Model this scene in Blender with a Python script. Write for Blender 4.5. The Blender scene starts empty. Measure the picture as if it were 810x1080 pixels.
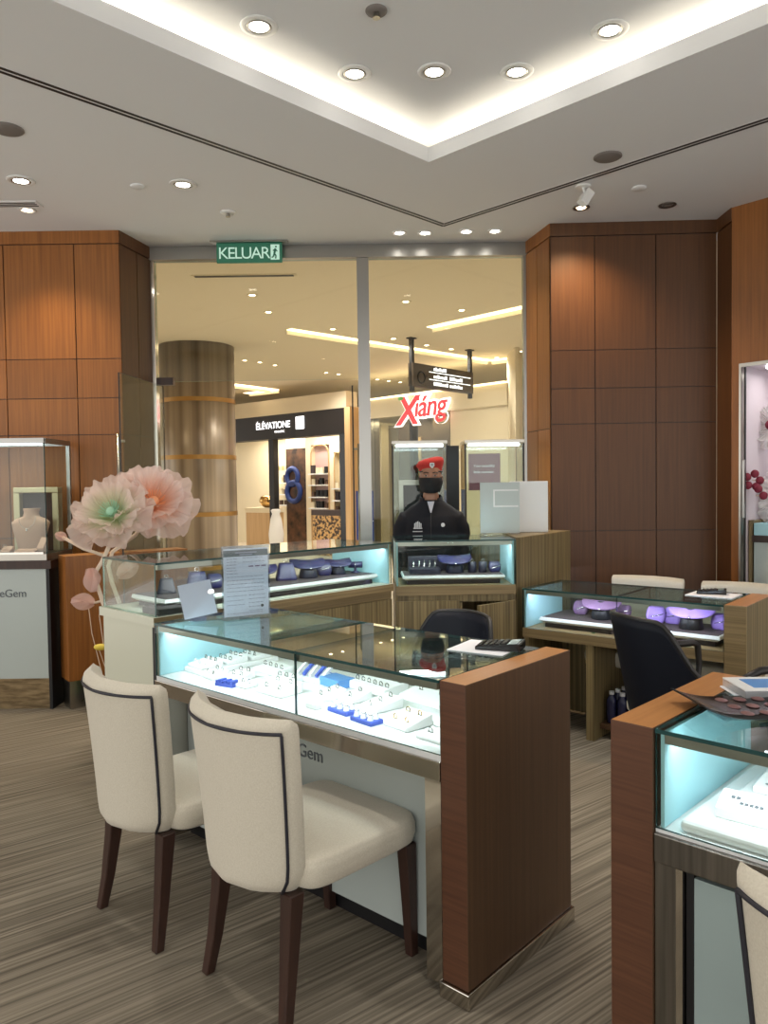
import bpy, bmesh, math, random
from mathutils import Vector, Matrix
random.seed(7)
sc = bpy.context.scene
COL = sc.collection
PI = math.pi
rad = math.radians

# ------------------------------------------------------------ camera, sky, exposure
cam = bpy.data.cameras.new('camera')
camo = bpy.data.objects.new('camera', cam)
COL.objects.link(camo)
camo.matrix_world = (Matrix.Translation((0, 0, 1.55)) @ Matrix.Rotation(PI/2 - 28/815, 4, 'X')
                     @ Matrix.Rotation(-0.0135, 4, 'Z'))
cam.sensor_fit = 'VERTICAL'
cam.sensor_height = 24
cam.lens = 815/1080*24
cam.clip_start = 0.05
sc.camera = camo
world = bpy.data.worlds.new('world')
sc.world = world
world.use_nodes = True
wb = world.node_tree.nodes['Background']
wb.inputs[0].default_value = (1.0, 0.96, 0.90, 1)
wb.inputs[1].default_value = 1.5
sc.view_settings.view_transform = 'Standard'
sc.view_settings.look = 'None'
sc.view_settings.gamma = 1
sc.view_settings.use_curve_mapping = False
sc.view_settings.exposure = 0.3
try:
    sc.cycles.transparent_max_bounces = 40
    sc.cycles.max_bounces = 8
    sc.cycles.glossy_bounces = 5
    sc.cycles.sample_clamp_indirect = 4
    sc.cycles.caustics_reflective = False
    sc.cycles.caustics_refractive = False
except Exception:
    pass
SPOT_W = 55.0        # shop downlights
MALL_W = 130.0       # downlights of the mall
COVE_E = 22.0        # cove strip
CASE_W = 6.5         # counter strip light, watts per metre

# ------------------------------------------------------------ helpers: materials
def s2l(c):
    return tuple(((v/255)/12.92 if v/255 <= .04045 else ((v/255+.055)/1.055)**2.4) for v in c)

MATS = {}
def mat(name, col=(200, 200, 200), rough=.5, metal=0.0, spec=.5, emit=None, es=0, coat=0, trans=0, alpha=1, sheen=0):
    m = bpy.data.materials.new(name)
    m.use_nodes = True
    b = m.node_tree.nodes['Principled BSDF']
    b.inputs['Base Color'].default_value = (*s2l(col), 1)
    b.inputs['Roughness'].default_value = rough
    b.inputs['Metallic'].default_value = metal
    b.inputs['Specular IOR Level'].default_value = spec
    b.inputs['Coat Weight'].default_value = coat
    b.inputs['Transmission Weight'].default_value = trans
    b.inputs['Alpha'].default_value = alpha
    b.inputs['Sheen Weight'].default_value = sheen
    if emit:
        b.inputs['Emission Color'].default_value = (*s2l(emit), 1)
        b.inputs['Emission Strength'].default_value = es
    MATS[name] = m
    return m

def noise_col(m, colA, colB, scale=(1, 1, 1), nscale=8, detail=4, rot=(0, 0, 0), island=0.0, bump=0, contrast=(.3, .7), coords='Object'):
    nt = m.node_tree
    b = nt.nodes['Principled BSDF']
    tc = nt.nodes.new('ShaderNodeTexCoord')
    mp = nt.nodes.new('ShaderNodeMapping')
    mp.inputs['Scale'].default_value = scale
    nz = nt.nodes.new('ShaderNodeTexNoise')
    nz.inputs['Scale'].default_value = nscale
    nz.inputs['Detail'].default_value = detail
    rp = nt.nodes.new('ShaderNodeValToRGB')
    rp.color_ramp.elements[0].position = contrast[0]
    rp.color_ramp.elements[1].position = contrast[1]
    rp.color_ramp.elements[0].color = (*s2l(colA), 1)
    rp.color_ramp.elements[1].color = (*s2l(colB), 1)
    L = nt.links.new
    src = tc.outputs[coords]
    if any(rot):
        m0 = nt.nodes.new('ShaderNodeMapping'); m0.inputs['Rotation'].default_value = rot
        L(src, m0.inputs['Vector']); src = m0.outputs[0]
    L(src, mp.inputs['Vector'])
    L(mp.outputs[0], nz.inputs['Vector'])
    L(nz.outputs['Fac'], rp.inputs[0])
    out = rp.outputs[0]
    if island:
        g = nt.nodes.new('ShaderNodeNewGeometry')
        mr = nt.nodes.new('ShaderNodeMapRange')
        mr.inputs['To Min'].default_value = 1-island
        mr.inputs['To Max'].default_value = 1+island
        L(g.outputs['Random Per Island'], mr.inputs['Value'])
        mx = nt.nodes.new('ShaderNodeVectorMath')
        mx.operation = 'SCALE'
        L(out, mx.inputs[0])
        L(mr.outputs[0], mx.inputs['Scale'])
        out = mx.outputs[0]
    L(out, b.inputs['Base Color'])
    if bump:
        bp = nt.nodes.new('ShaderNodeBump')
        bp.inputs['Strength'].default_value = bump
        bp.inputs['Distance'].default_value = .004
        L(nz.outputs['Fac'], bp.inputs['Height'])
        L(bp.outputs[0], b.inputs['Normal'])
    return m

def glass(name, tint=(235, 245, 243), f0=.04):
    m = bpy.data.materials.new(name)
    m.use_nodes = True
    nt = m.node_tree
    nt.nodes.clear()
    N = nt.nodes.new
    L = nt.links.new
    out = N('ShaderNodeOutputMaterial')
    mix = N('ShaderNodeMixShader')
    tr = N('ShaderNodeBsdfTransparent')
    tr.inputs[0].default_value = (*s2l(tint), 1)
    gl = N('ShaderNodeBsdfGlossy')
    gl.inputs['Roughness'].default_value = 0.0
    lw = N('ShaderNodeLayerWeight')
    lw.inputs['Blend'].default_value = .5
    pw = N('ShaderNodeMath'); pw.operation = 'POWER'; pw.inputs[1].default_value = 5
    mu = N('ShaderNodeMath'); mu.operation = 'MULTIPLY_ADD'
    mu.inputs[1].default_value = 1-f0; mu.inputs[2].default_value = f0
    L(lw.outputs['Facing'], pw.inputs[0]); L(pw.outputs[0], mu.inputs[0])
    L(mu.outputs[0], mix.inputs[0]); L(tr.outputs[0], mix.inputs[1]); L(gl.outputs[0], mix.inputs[2])
    L(mix.outputs[0], out.inputs[0])
    MATS[name] = m
    return m

def organza(name, inner, outer, r):
    m = bpy.data.materials.new(name)
    m.use_nodes = True
    nt = m.node_tree
    nt.nodes.clear()
    N = nt.nodes.new
    L = nt.links.new
    out = N('ShaderNodeOutputMaterial')
    tc = N('ShaderNodeTexCoord')
    ln = N('ShaderNodeVectorMath'); ln.operation = 'LENGTH'
    L(tc.outputs['Object'], ln.inputs[0])
    mr = N('ShaderNodeMapRange'); mr.inputs['From Max'].default_value = r
    L(ln.outputs['Value'], mr.inputs['Value'])
    rp = N('ShaderNodeValToRGB')
    rp.color_ramp.elements[0].color = (*s2l(inner), 1)
    rp.color_ramp.elements[1].color = (*s2l(outer), 1)
    rp.color_ramp.elements[0].position = .15
    rp.color_ramp.elements[1].position = .75
    L(mr.outputs[0], rp.inputs[0])
    df = N('ShaderNodeBsdfDiffuse'); tl = N('ShaderNodeBsdfTranslucent'); tp = N('ShaderNodeBsdfTransparent')
    L(rp.outputs[0], df.inputs[0]); L(rp.outputs[0], tl.inputs[0])
    m1 = N('ShaderNodeMixShader'); m1.inputs[0].default_value = .4
    L(df.outputs[0], m1.inputs[1]); L(tl.outputs[0], m1.inputs[2])
    m2 = N('ShaderNodeMixShader'); m2.inputs[0].default_value = .3
    L(m1.outputs[0], m2.inputs[1]); L(tp.outputs[0], m2.inputs[2])
    L(m2.outputs[0], out.inputs[0])
    MATS[name] = m
    return m

# woods: grain direction in the thing's own axes
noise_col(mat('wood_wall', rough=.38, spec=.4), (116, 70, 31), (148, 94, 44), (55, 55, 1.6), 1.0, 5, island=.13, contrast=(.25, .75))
noise_col(mat('wood_wall_shaded', rough=.42, spec=.4), (76, 47, 25), (95, 61, 34), (55, 55, 1.6), 1.0, 5, island=.10, contrast=(.25, .75))  # same wood as the left wall, shade put into a darker colour
noise_col(mat('wood_side_shaded', rough=.4, spec=.4), (74, 53, 37), (91, 67, 47), (70, 70, 1.5), 1.0, 5, contrast=(.25, .75))  # counter wood again, sides darkened to paint in their shade
noise_col(mat('wood_edge_shaded', rough=.4, spec=.4), (76, 48, 34), (98, 64, 45), (4, 4, 110), 1.0, 4, contrast=(.25, .75))  # counter wood again, end faces coloured darker for shade
noise_col(mat('wood_top_lit', rough=.35, spec=.4), (172, 118, 70), (192, 136, 84), (60, 2, 60), 1.0, 4, contrast=(.25, .75))  # counter wood again, top coloured lighter for the light falling on it
noise_col(mat('zebra_wood', rough=.45), (98, 84, 56), (146, 128, 90), (70, 70, .8), 1.0, 3, contrast=(.35, .65))
noise_col(mat('zebra_wood_flat', rough=.45), (110, 92, 62), (146, 126, 90), (1.2, 1.2, 80), 1.0, 3, contrast=(.3, .7))
noise_col(mat('leg_wood', rough=.4), (44, 28, 24), (62, 40, 32), (30, 30, 2), 1.0, 4)
noise_col(mat('pale_wood', rough=.5), (196, 160, 112), (214, 180, 132), (20, 20, 1), 1.0, 3)
noise_col(mat('carpet', rough=.95, spec=.1), (98, 91, 80), (147, 138, 123), (.9, 75, 1), 1.0, 6, rot=(0, 0, rad(-38)), bump=.5, contrast=(.36, .66))
noise_col(mat('cream_fabric', rough=.9, spec=.2, sheen=.2), (194, 187, 171), (206, 200, 185), (60, 60, 60), 4, 3)
mat('piping', (34, 34, 44), .6)
mat('ceiling_paint', (226, 227, 228), .9, spec=.2)
mat('mall_ceiling_paint', (222, 210, 186), .9, spec=.2)
mat('mall_floor', (220, 212, 198), .25)
mat('dim_brown', (92, 76, 60), .7)
mat('beige_wall', (214, 200, 172), .7)
mat('chrome', (205, 200, 192), .1, 1.0)
mat('mullion_steel', (166, 165, 162), .3, 1.0)
mat('steel', (176, 172, 164), .28, 1.0)
noise_col(mat('brushed_steel', rough=.3, metal=1.0), (112, 109, 104), (146, 142, 136), (60, 60, 2), 1.0, 3)
mat('dark_metal', (52, 50, 50), .4, .6)
mat('black', (14, 14, 18), .5)
mat('black_gloss', (16, 15, 18), .2)
mat('navy_leather', (11, 14, 26), .6, spec=.25)
mat('navy_velvet', (26, 24, 66), .4)
mat('navy_velvet_dark', (16, 15, 34), .5)
mat('purple_velvet', (104, 78, 146), .6)
mat('lilac_velvet', (136, 110, 186), .6)
mat('mauve_velvet', (108, 82, 116), .6)
mat('dark_brown_pad', (58, 48, 50), .7)
mat('white_lacquer', (232, 234, 234), .35)
mat('white_leather', (240, 240, 240), .5)
mat('cream_lacquer', (206, 208, 190), .3)
mat('frosted_panel', (178, 188, 186), .25)
mat('grey_glass_panel', (150, 166, 166), .2)
mat('cyan_frost', (172, 218, 228), .45)
mat('blue_pad', (72, 96, 190), .6)
mat('blue_box', (86, 142, 206), .5)
mat('blush_velvet', (196, 158, 138), .8)
mat('gold_frame', (190, 178, 146), .35, .5)
mat('silver_jewel', (190, 186, 182), .2, 1.0)
mat('gold_jewel', (210, 170, 110), .2, 1.0)
mat('grey_ink', (92, 98, 104), .6)
mat('paper', (246, 247, 252), .7)
mat('paper_header', (96, 106, 108), .7)
mat('sign_green', (40, 96, 74), .5, emit=(40, 110, 84), es=.25)
mat('sign_mint', (190, 224, 208), .5, emit=(190, 224, 208), es=.35)
mat('skin', (150, 108, 86), .55)
mat('jacket_cloth', (12, 13, 24), .85)
mat('trouser_cloth', (20, 20, 28), .85)
mat('mask_cloth', (14, 14, 18), .8)
mat('beret_felt', (176, 46, 40), .9)
mat('hair', (14, 12, 12), .6)
mat('white_badge', (220, 220, 222), .5)
mat('eye_white', (186, 172, 160), .3)
mat('shirt', (176, 178, 190), .8)
mat('mint_bead', (160, 206, 178), .4)
mat('peach_bead', (236, 160, 112), .5)
mat('stem_cloth', (216, 196, 176), .8)
mat('leaf_green', (44, 92, 40), .5)
mat('yellow', (214, 190, 70), .5)
mat('terracotta', (120, 110, 100), .7)
mat('red_paper', (120, 26, 48), .7)
mat('niche_back', (206, 194, 200), .6)
mat('plastic_white', (228, 228, 226), .4)
mat('speaker_grey', (120, 114, 110), .7)
mat('lamp_glow', (255, 255, 255), .5, emit=(255, 248, 236), es=14)
mat('lamp_glow_warm', (255, 240, 220), .5, emit=(255, 226, 186), es=14)
mat('cove_glow', (255, 250, 235), .5, emit=(255, 242, 218), es=COVE_E)
mat('mall_cove_glow', (255, 240, 210), .5, emit=(255, 232, 190), es=3)
mat('led_cold', (255, 255, 255), .5, emit=(236, 246, 255), es=9)
mat('led_purple', (255, 255, 255), .5, emit=(206, 196, 255), es=9)
mat('sign_white', (255, 255, 255), .5, emit=(250, 250, 255), es=1.6)
mat('sign_red', (230, 40, 50), .5, emit=(236, 50, 60), es=.9)
mat('sign_halo', (255, 255, 255), .5, emit=(255, 244, 244), es=1.3)
mat('sign_leaf', (90, 150, 70), .5, emit=(90, 150, 70), es=.5)
mat('fascia_black', (24, 18, 18), .5)
mat('shop_cream', (232, 220, 192), .6)
mat('shop_pink', (214, 184, 182), .6)
noise_col(mat('mural_dark', rough=.6), (30, 26, 28), (110, 78, 56), (5, 5, 5), 1.0, 3)
mat('mural_blue', (28, 54, 120), .5)
mat('dir_sign', (74, 60, 46), .4)
mat('column_band', (160, 124, 70), .4, .6)
mat('bottle_body', (40, 42, 76), .25)
mat('bottle_cap', (226, 226, 230), .4)
mat('pale_ink', (150, 154, 168), .6)
mat('wine_poster', (104, 44, 62), .5, emit=(104, 44, 62), es=.3)
mat('screen_blue', (110, 150, 190), .3)
mat('glass_edge', (30, 66, 66), .2)
mat('glass_edge_pale', (150, 200, 190), .2)
mat('clear_cap', (224, 230, 236), .1, alpha=.35)
glass('pane', (244, 249, 247))
glass('top_pane', (226, 240, 238))
glass('shop_pane', (246, 248, 244), .02)
mat('catalogue_print', (120, 84, 84), .4)
glass('acrylic', (236, 240, 244), .06)
organza('organza_green', (196, 218, 168), (238, 220, 212), .26)
organza('organza_peach', (246, 178, 140), (240, 220, 214), .27)
organza('organza_pink', (232, 196, 186), (226, 196, 190), .2)
organza('organza_white', (244, 240, 238), (240, 236, 234), .3)
# column: polished metal, its vertical reflections painted as colour bands
noise_col(mat('column_reflections', rough=.32, metal=.4), (98, 84, 70), (164, 152, 134), (5.2, 5.2, .02), 1.0, 3, contrast=(.3, .7))
noise_col(mat('gold_pattern', rough=.4, metal=.3), (60, 44, 30), (200, 160, 100), (14, 14, 14), 1, 2, contrast=(.45, .55))
noise_col(mat('woven_steel', rough=.3, metal=.8), (120, 104, 80), (180, 160, 126), (8, 8, 40), 1, 3)

# ------------------------------------------------------------ helpers: geometry
class MB:
    def __init__(s):
        s.v = []; s.f = []; s.m = []; s.T = Matrix.Identity(4); s.mi = 0; s.smooth = []
        s.sm = False
    def add(s, vs, fs, mi=None):
        o = len(s.v)
        s.v += [tuple(s.T @ Vector(p)) for p in vs]
        for i, f in enumerate(fs):
            s.f.append(tuple(o+k for k in f))
            s.m.append(s.mi if mi is None else (mi[i] if isinstance(mi, (list, tuple)) else mi))
            s.smooth.append(s.sm)
        return s
    def box(s, x0, x1, y0, y1, z0, z1, mi=None):
        return s.add([(x0, y0, z0), (x1, y0, z0), (x1, y1, z0), (x0, y1, z0), (x0, y0, z1), (x1, y0, z1), (x1, y1, z1), (x0, y1, z1)],
                     [(0, 3, 2, 1), (4, 5, 6, 7), (0, 1, 5, 4), (2, 3, 7, 6), (1, 2, 6, 5), (3, 0, 4, 7)], mi)
    def prism(s, pts, z0, z1, mi=None):
        n = len(pts)
        a = sum(pts[i][0]*pts[(i+1) % n][1]-pts[(i+1) % n][0]*pts[i][1] for i in range(n))
        if a < 0: pts = pts[::-1]
        vs = [(p[0], p[1], z0) for p in pts]+[(p[0], p[1], z1) for p in pts]
        fs = [tuple(range(n))[::-1], tuple(range(n, 2*n))]+[(i, (i+1) % n, n+(i+1) % n, n+i) for i in range(n)]
        return s.add(vs, fs, mi)
    def cyl(s, c, r0, r1, z0, z1, n=24, mi=None):
        vs = []; fs = []
        for i in range(n):
            a = 2*PI*i/n
            vs.append((c[0]+r0*math.cos(a), c[1]+r0*math.sin(a), z0))
        for i in range(n):
            a = 2*PI*i/n
            vs.append((c[0]+r1*math.cos(a), c[1]+r1*math.sin(a), z1))
        fs = [tuple(range(n))[::-1], tuple(range(n, 2*n))]+[(i, (i+1) % n, n+(i+1) % n, n+i) for i in range(n)]
        return s.add(vs, fs, mi)
    def lathe(s, prof, n=24, c=(0, 0)):
        vs = []; fs = []
        k = len(prof)
        for r, z in prof:
            for i in range(n):
                a = 2*PI*i/n
                vs.append((c[0]+r*math.cos(a), c[1]+r*math.sin(a), z))
        for j in range(k-1):
            for i in range(n):
                fs.append((j*n+i, j*n+(i+1) % n, (j+1)*n+(i+1) % n, (j+1)*n+i))
        fs.append(tuple(range(n))[::-1]); fs.append(tuple(range((k-1)*n, k*n)))
        return s.add(vs, fs)
    def tube(s, pts, r, n=8, closed=False):
        pts = [Vector(p) for p in pts]
        k = len(pts)
        rs = r if isinstance(r, (list, tuple)) else [r]*k
        vs = []; fs = []
        up = None
        for i, p in enumerate(pts):
            if closed: t = pts[(i+1) % k]-pts[i-1]
            else: t = pts[min(i+1, k-1)]-pts[max(i-1, 0)]
            t.normalize()
            if up is None:
                up = Vector((0, 0, 1)) if abs(t.z) < .9 else Vector((1, 0, 0))
            sd = t.cross(up)
            if sd.length < 1e-6: sd = t.cross(Vector((1, 0, 0)))
            sd.normalize()
            up = sd.cross(t).normalized()
            for j in range(n):
                a = 2*PI*j/n
                vs.append(tuple(p+rs[i]*(math.cos(a)*sd+math.sin(a)*up)))
        for i in range(k if closed else k-1):
            i2 = (i+1) % k
            for j in range(n):
                fs.append((i*n+j, i*n+(j+1) % n, i2*n+(j+1) % n, i2*n+j))
        if not closed:
            fs.append(tuple(range(n))[::-1]); fs.append(tuple(range((k-1)*n, k*n)))
        return s.add(vs, fs)
    def ball(s, c, r, n=16, m=10):
        if not isinstance(r, (list, tuple)): r = (r, r, r)
        vs = []; fs = []
        for j in range(1, m):
            th = PI*j/m
            for i in range(n):
                a = 2*PI*i/n
                vs.append((c[0]+r[0]*math.sin(th)*math.cos(a), c[1]+r[1]*math.sin(th)*math.sin(a), c[2]+r[2]*math.cos(th)))
        t = len(vs); vs.append((c[0], c[1], c[2]+r[2])); vs.append((c[0], c[1], c[2]-r[2]))
        for j in range(m-2):
            for i in range(n):
                fs.append((j*n+i, (j+1)*n+i, (j+1)*n+(i+1) % n, j*n+(i+1) % n))
        for i in range(n):
            fs.append((t, i, (i+1) % n)); fs.append((t+1, (m-2)*n+(i+1) % n, (m-2)*n+i))
        return s.add(vs, fs)
    def grid(s, fn, nu, nv, closed_u=False):
        vs = [fn(i/(nu if closed_u else nu-1), j/(nv-1)) for j in range(nv) for i in range(nu)]
        fs = []
        for j in range(nv-1):
            for i in range(nu if closed_u else nu-1):
                i2 = (i+1) % nu
                fs.append((j*nu+i, j*nu+i2, (j+1)*nu+i2, (j+1)*nu+i))
        return s.add(vs, fs)
    def mesh(s, name, mats):
        me = bpy.data.meshes.new(name)
        me.from_pydata(s.v, [], s.f)
        for m in (mats if isinstance(mats, (list, tuple)) else [mats]):
            me.materials.append(MATS[m])
        for p, k, sm in zip(me.polygons, s.m, s.smooth):
            p.material_index = k
            p.use_smooth = sm
        me.update()
        return me
    def build(s, name, mats, parent=None, smooth=False, bevel=0, seg=2, subsurf=0, solid=0, autosm=None):
        if smooth: s.smooth = [True]*len(s.f)
        o = bpy.data.objects.new(name, s.mesh(name, mats))
        COL.objects.link(o)
        if parent: o.parent = parent
        if solid:
            md = o.modifiers.new('Solidify', 'SOLIDIFY'); md.thickness = solid; md.offset = 0
        if subsurf:
            md = o.modifiers.new('Subdivision', 'SUBSURF'); md.levels = subsurf; md.render_levels = subsurf
        if bevel:
            md = o.modifiers.new('Bevel', 'BEVEL'); md.width = bevel; md.segments = seg; md.limit_method = 'ANGLE'; md.angle_limit = rad(40)
        return o

def tag(o, label=None, cat=None, group=None, kind=None):
    if label: o['label'] = label
    if cat: o['category'] = cat
    if group: o['group'] = group
    if kind: o['kind'] = kind
    return o

def thing(name, label, cat, loc=(0, 0, 0), rz=0, group=None, kind=None):
    o = bpy.data.objects.new(name, None)
    o.empty_display_size = .1
    COL.objects.link(o)
    o.location = loc
    o.rotation_euler = (0, 0, rad(rz))
    return tag(o, label, cat, group, kind)

def dup(root, loc, rz=None, label=None, group=None, scale=None):
    r = root.copy(); COL.objects.link(r); r.location = loc
    if rz is not None: r.rotation_euler = (root.rotation_euler.x, root.rotation_euler.y, rad(rz))
    if label: r['label'] = label
    if group: r['group'] = group
    if scale: r.scale = scale
    for ch in list(root.children):
        c = ch.copy(); COL.objects.link(c); c.parent = r
        for g in list(ch.children):
            d = g.copy(); COL.objects.link(d); d.parent = c
    return r

def struct(o):
    o['kind'] = 'structure'
    return o

def W(O, deg, x, y, z=0):
    a = rad(deg)
    return (O[0]+x*math.cos(a)-y*math.sin(a), O[1]+x*math.sin(a)+y*math.cos(a), z)

def text_mesh(txt, size, ext=.002, align='LEFT', spacing=1.0, shear=0, bold=0):
    cu = bpy.data.curves.new('t', 'FONT')
    cu.body = txt; cu.size = size; cu.extrude = ext; cu.align_x = align
    cu.space_character = spacing; cu.shear = shear; cu.offset = bold
    o = bpy.data.objects.new('t', cu)
    COL.objects.link(o)
    bpy.context.view_layer.update()
    dg = bpy.context.evaluated_depsgraph_get()
    me = bpy.data.meshes.new_from_object(o.evaluated_get(dg))
    bpy.data.objects.remove(o)
    bpy.data.curves.remove(cu)
    return me

def text(name, txt, size, m, loc, rot=(PI/2, 0, 0), parent=None, **kw):
    me = text_mesh(txt, size, **kw)
    me.materials.clear(); me.materials.append(MATS[m])
    o = bpy.data.objects.new(name, me)
    COL.objects.link(o)
    o.location = loc; o.rotation_euler = rot
    if parent: o.parent = parent
    return o

def spot(parent, loc, power, size=70, color=(1, .93, .82), blend=.6, r=.04, target=None):
    l = bpy.data.lights.new('downlight_beam', 'SPOT')
    l.energy = power; l.spot_size = rad(size); l.spot_blend = blend; l.color = color; l.shadow_soft_size = r
    o = bpy.data.objects.new('downlight_beam', l)
    COL.objects.link(o); o.location = loc; o.parent = parent
    if target:
        o.rotation_euler = (Vector(target)).to_track_quat('-Z', 'Y').to_euler()
    return o

def area(parent, loc, sx, sy, power, rot=(0, 0, 0), color=(1, 1, 1), spread=180):
    l = bpy.data.lights.new('strip_light', 'AREA')
    l.shape = 'RECTANGLE'; l.size = sx; l.size_y = sy; l.energy = power; l.color = color
    l.spread = rad(spread)
    o = bpy.data.objects.new('strip_light', l)
    COL.objects.link(o); o.location = loc; o.rotation_euler = rot; o.parent = parent
    return o

# ------------------------------------------------------------ shop shell
HC = 3.52; HU = 3.69; GY = 6.42
U = Vector((.7071, .7071)); V = Vector((-.7071, .7071))
m = MB(); m.box(-6, 6, -3.5, GY-.02, -.05, 0)
struct(m.build('floor', 'carpet'))
# ceiling with the raised square
C0 = Vector((.301, 4.791)); S = 5.2
N_, W_, S_, E_ = C0, C0-S*U, C0-S*U-S*V, C0-S*V
O1, O2, O3, O4 = (-6, -3.5), (6, -3.5), (6, GY+.06), (-6, GY+.06)
pts = [O1, O2, O3, O4, N_, W_, S_, E_]
m = MB()
m.add([(p[0], p[1], HC) for p in pts], [(3, 2, 4), (3, 4, 5), (3, 5, 0), (0, 5, 6), (0, 6, 1), (1, 6, 7), (1, 7, 2), (2, 7, 4)])
Wd = .30
def ring(d):   # diamond grown outwards by d
    return [N_+(U+V)*d, W_+(V-U)*d, S_-(U+V)*d, E_+(U-V)*d]
def band(a, b):
    vs = [(p[0], p[1], z) for p, z in zip(a[0], [a[1]]*4)]+[(p[0], p[1], b[1]) for p in b[0]]
    m.add(vs, [(i, (i+1) % 4, 4+(i+1) % 4, 4+i) for i in range(4)])
band((ring(0), HC), (ring(0), HC+.09))
band((ring(0), HC+.09), (ring(.018), HC+.09))
band((ring(.018), HC+.09), (ring(.018), HC+.02))
band((ring(.018), HC+.02), (ring(Wd), HC+.02))
band((ring(Wd), HC+.02), (ring(Wd), HU))
m.add([(p[0], p[1], HU) for p in ring(Wd)], [(0, 1, 2, 3)])
struct(m.build('ceiling', 'ceiling_paint'))
# cove light strips, one per side in view
for k, (a, b, lab) in enumerate([(W_, N_, 'warm white cove light strip along the left edge of the raised ceiling'),
                                 (N_, E_, 'warm white cove light strip along the right edge of the raised ceiling')]):
    d = (b-a).normalized(); nrm = V if k == 0 else U
    c = (a+b)/2+nrm*.16
    t = thing('cove_light', lab, 'light', (c.x, c.y, HC+.02), math.degrees(math.atan2(d.y, d.x)), 'cove lights of the raised ceiling')
    MB().box(-2.55, 2.55, -.03, .03, 0, .02).build('channel', 'plastic_white', t)
    MB().box(-2.54, 2.54, -.025, .025, .02, .032).build('light_strip', 'cove_glow', t)

# linear air slot following the raised square
sC = Vector((.481, 5.911))
t = thing('linear_air_slot', 'twin black line air slot bending across the shop ceiling', 'air vent', (sC.x, sC.y, HC), 0)
for sgn, dr in ((-1, -U), (1, -V)):
    for q, off in enumerate((0, .035)):
        m = MB()
        nn = Vector((-dr.y, dr.x))*(1 if sgn < 0 else -1)
        p0 = (U+V)*(off*1.0); p1 = p0+dr*4.6
        w = nn*.010
        m.prism([p0-w, p1-w, p1+w, p0+w], -.003, .004)
        m.build('slot', 'black', t)
    m = MB()
    nn = Vector((-dr.y, dr.x))*(1 if sgn < 0 else -1)
    p0 = (U+V)*.0175; p1 = p0+dr*4.6
    m.prism([p0-nn*.034, p1-nn*.034, p1+nn*.034, p0+nn*.034], -.0015, .004)
    m.build('slot_frame', 'ceiling_paint', t)

# panelled walls
ZR = [0, 1.18, 1.97, 2.25, 2.55, 3.42]
def panel_wall(name, P0, P1, cols, rows, mt, back=.3, trim=True, seams=True):
    P0 = Vector(P0); P1 = Vector(P1)
    L = (P1-P0).length
    ang = math.atan2(P1.y-P0.y, P1.x-P0.x)
    o = bpy.data.objects.new(name, None)
    m = MB()
    m.box(0, L, .012, back, 0, HC, 1)
    for i in range(len(cols)-1):
        for j in range(len(rows)-1):
            m.box(cols[i]+.004, cols[i+1]-.004, 0, .02, rows[j]+(.003 if j else 0), rows[j+1]-.003, 0)
    if trim: m.box(0, L, -.006, .02, rows[-1]+.004, HC, 0)
    ob = m.build(name, [mt, 'leg_wood'])
    ob.location = (P0.x, P0.y, 0); ob.rotation_euler = (0, 0, ang)
    return struct(ob)
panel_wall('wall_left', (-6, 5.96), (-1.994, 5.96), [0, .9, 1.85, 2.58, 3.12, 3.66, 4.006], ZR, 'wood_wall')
panel_wall('wall_left_return', (-1.994, 5.96), (-1.877, GY), [0, .24, .475], [0, 1.97, 3.42], 'wood_wall_shaded', back=.1)
panel_wall('wall_right', (1.29, 5.94), (2.542, 5.90), [0, .335, .795, 1.252], [0, 1.18, 2.0, 2.27, 2.56, 3.42], 'wood_wall_shaded')
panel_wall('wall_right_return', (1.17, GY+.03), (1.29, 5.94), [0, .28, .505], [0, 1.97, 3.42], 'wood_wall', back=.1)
panel_wall('wall_right_corner', (2.542, 5.90), (2.541, 5.649), [0, .251], [0, 3.42], 'wood_wall_shaded', back=.1)
# angled wall with an opening for the display niche
A0 = Vector((2.541, 5.649)); dA = Vector((.65, -.76)).normalized()
angA = math.degrees(math.atan2(dA.y, dA.x))
m = MB()
m.box(0, .062, 0, .06, 0, HC); m.box(.062, 2.6, 0, .06, 2.39, HC); m.box(2.6, 4.0, 0, .06, 0, HC)
o = m.build('wall_right_angled', 'wood_wall'); o.location = (A0.x, A0.y, 0); o.rotation_euler = (0, 0, rad(angA)); struct(o)

# ------------------------------------------------------------ shopfront glass
def pane(mb, x0, x1, y0, y1, z0, z1, ax):
    """box whose two faces across axis ax are clear, the other four the edge tint"""
    idx = {'z': (0, 1), 'y': (2, 3), 'x': (4, 5)}[ax]
    mb.box(x0, x1, y0, y1, z0, z1, [0 if k in idx else 1 for k in range(6)])
    return mb
def framebox(name, b, mt, parent=None, bevel=0):
    return MB().box(*b).build(name, mt, parent, bevel=bevel)
o = framebox('trim_1', (-1.95, 1.25, GY-.05, GY+.05, 3.415, HC-.002), 'mullion_steel'); struct(o)
o = bpy.data.objects.new('window_1', None); COL.objects.link(o); struct(o)
framebox('window_frame', (-1.885, -1.855, GY-.04, GY+.04, 0, 3.413), 'chrome', o)
framebox('window_frame', (1.165, 1.19, GY-.04, GY+.04, 0, 3.413), 'mullion_steel', o)
framebox('mullion', (-.197, -.100, GY-.03, GY+.04, 0, 3.413), 'mullion_steel', o)
pane(MB(), -1.853, -.199, GY-.006, GY+.006, 2.43, 3.41, 'y').build('glass_panel', ['shop_pane', 'glass_edge_pale'], o)
pane(MB(), -.098, 1.163, GY-.006, GY+.006, .02, 3.41, 'y').build('glass_panel', ['shop_pane', 'glass_edge_pale'], o)
framebox('patch_fitting', (-1.855, -1.72, GY-.03, GY+.03, 2.40, 2.46), 'leg_wood', o)
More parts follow.
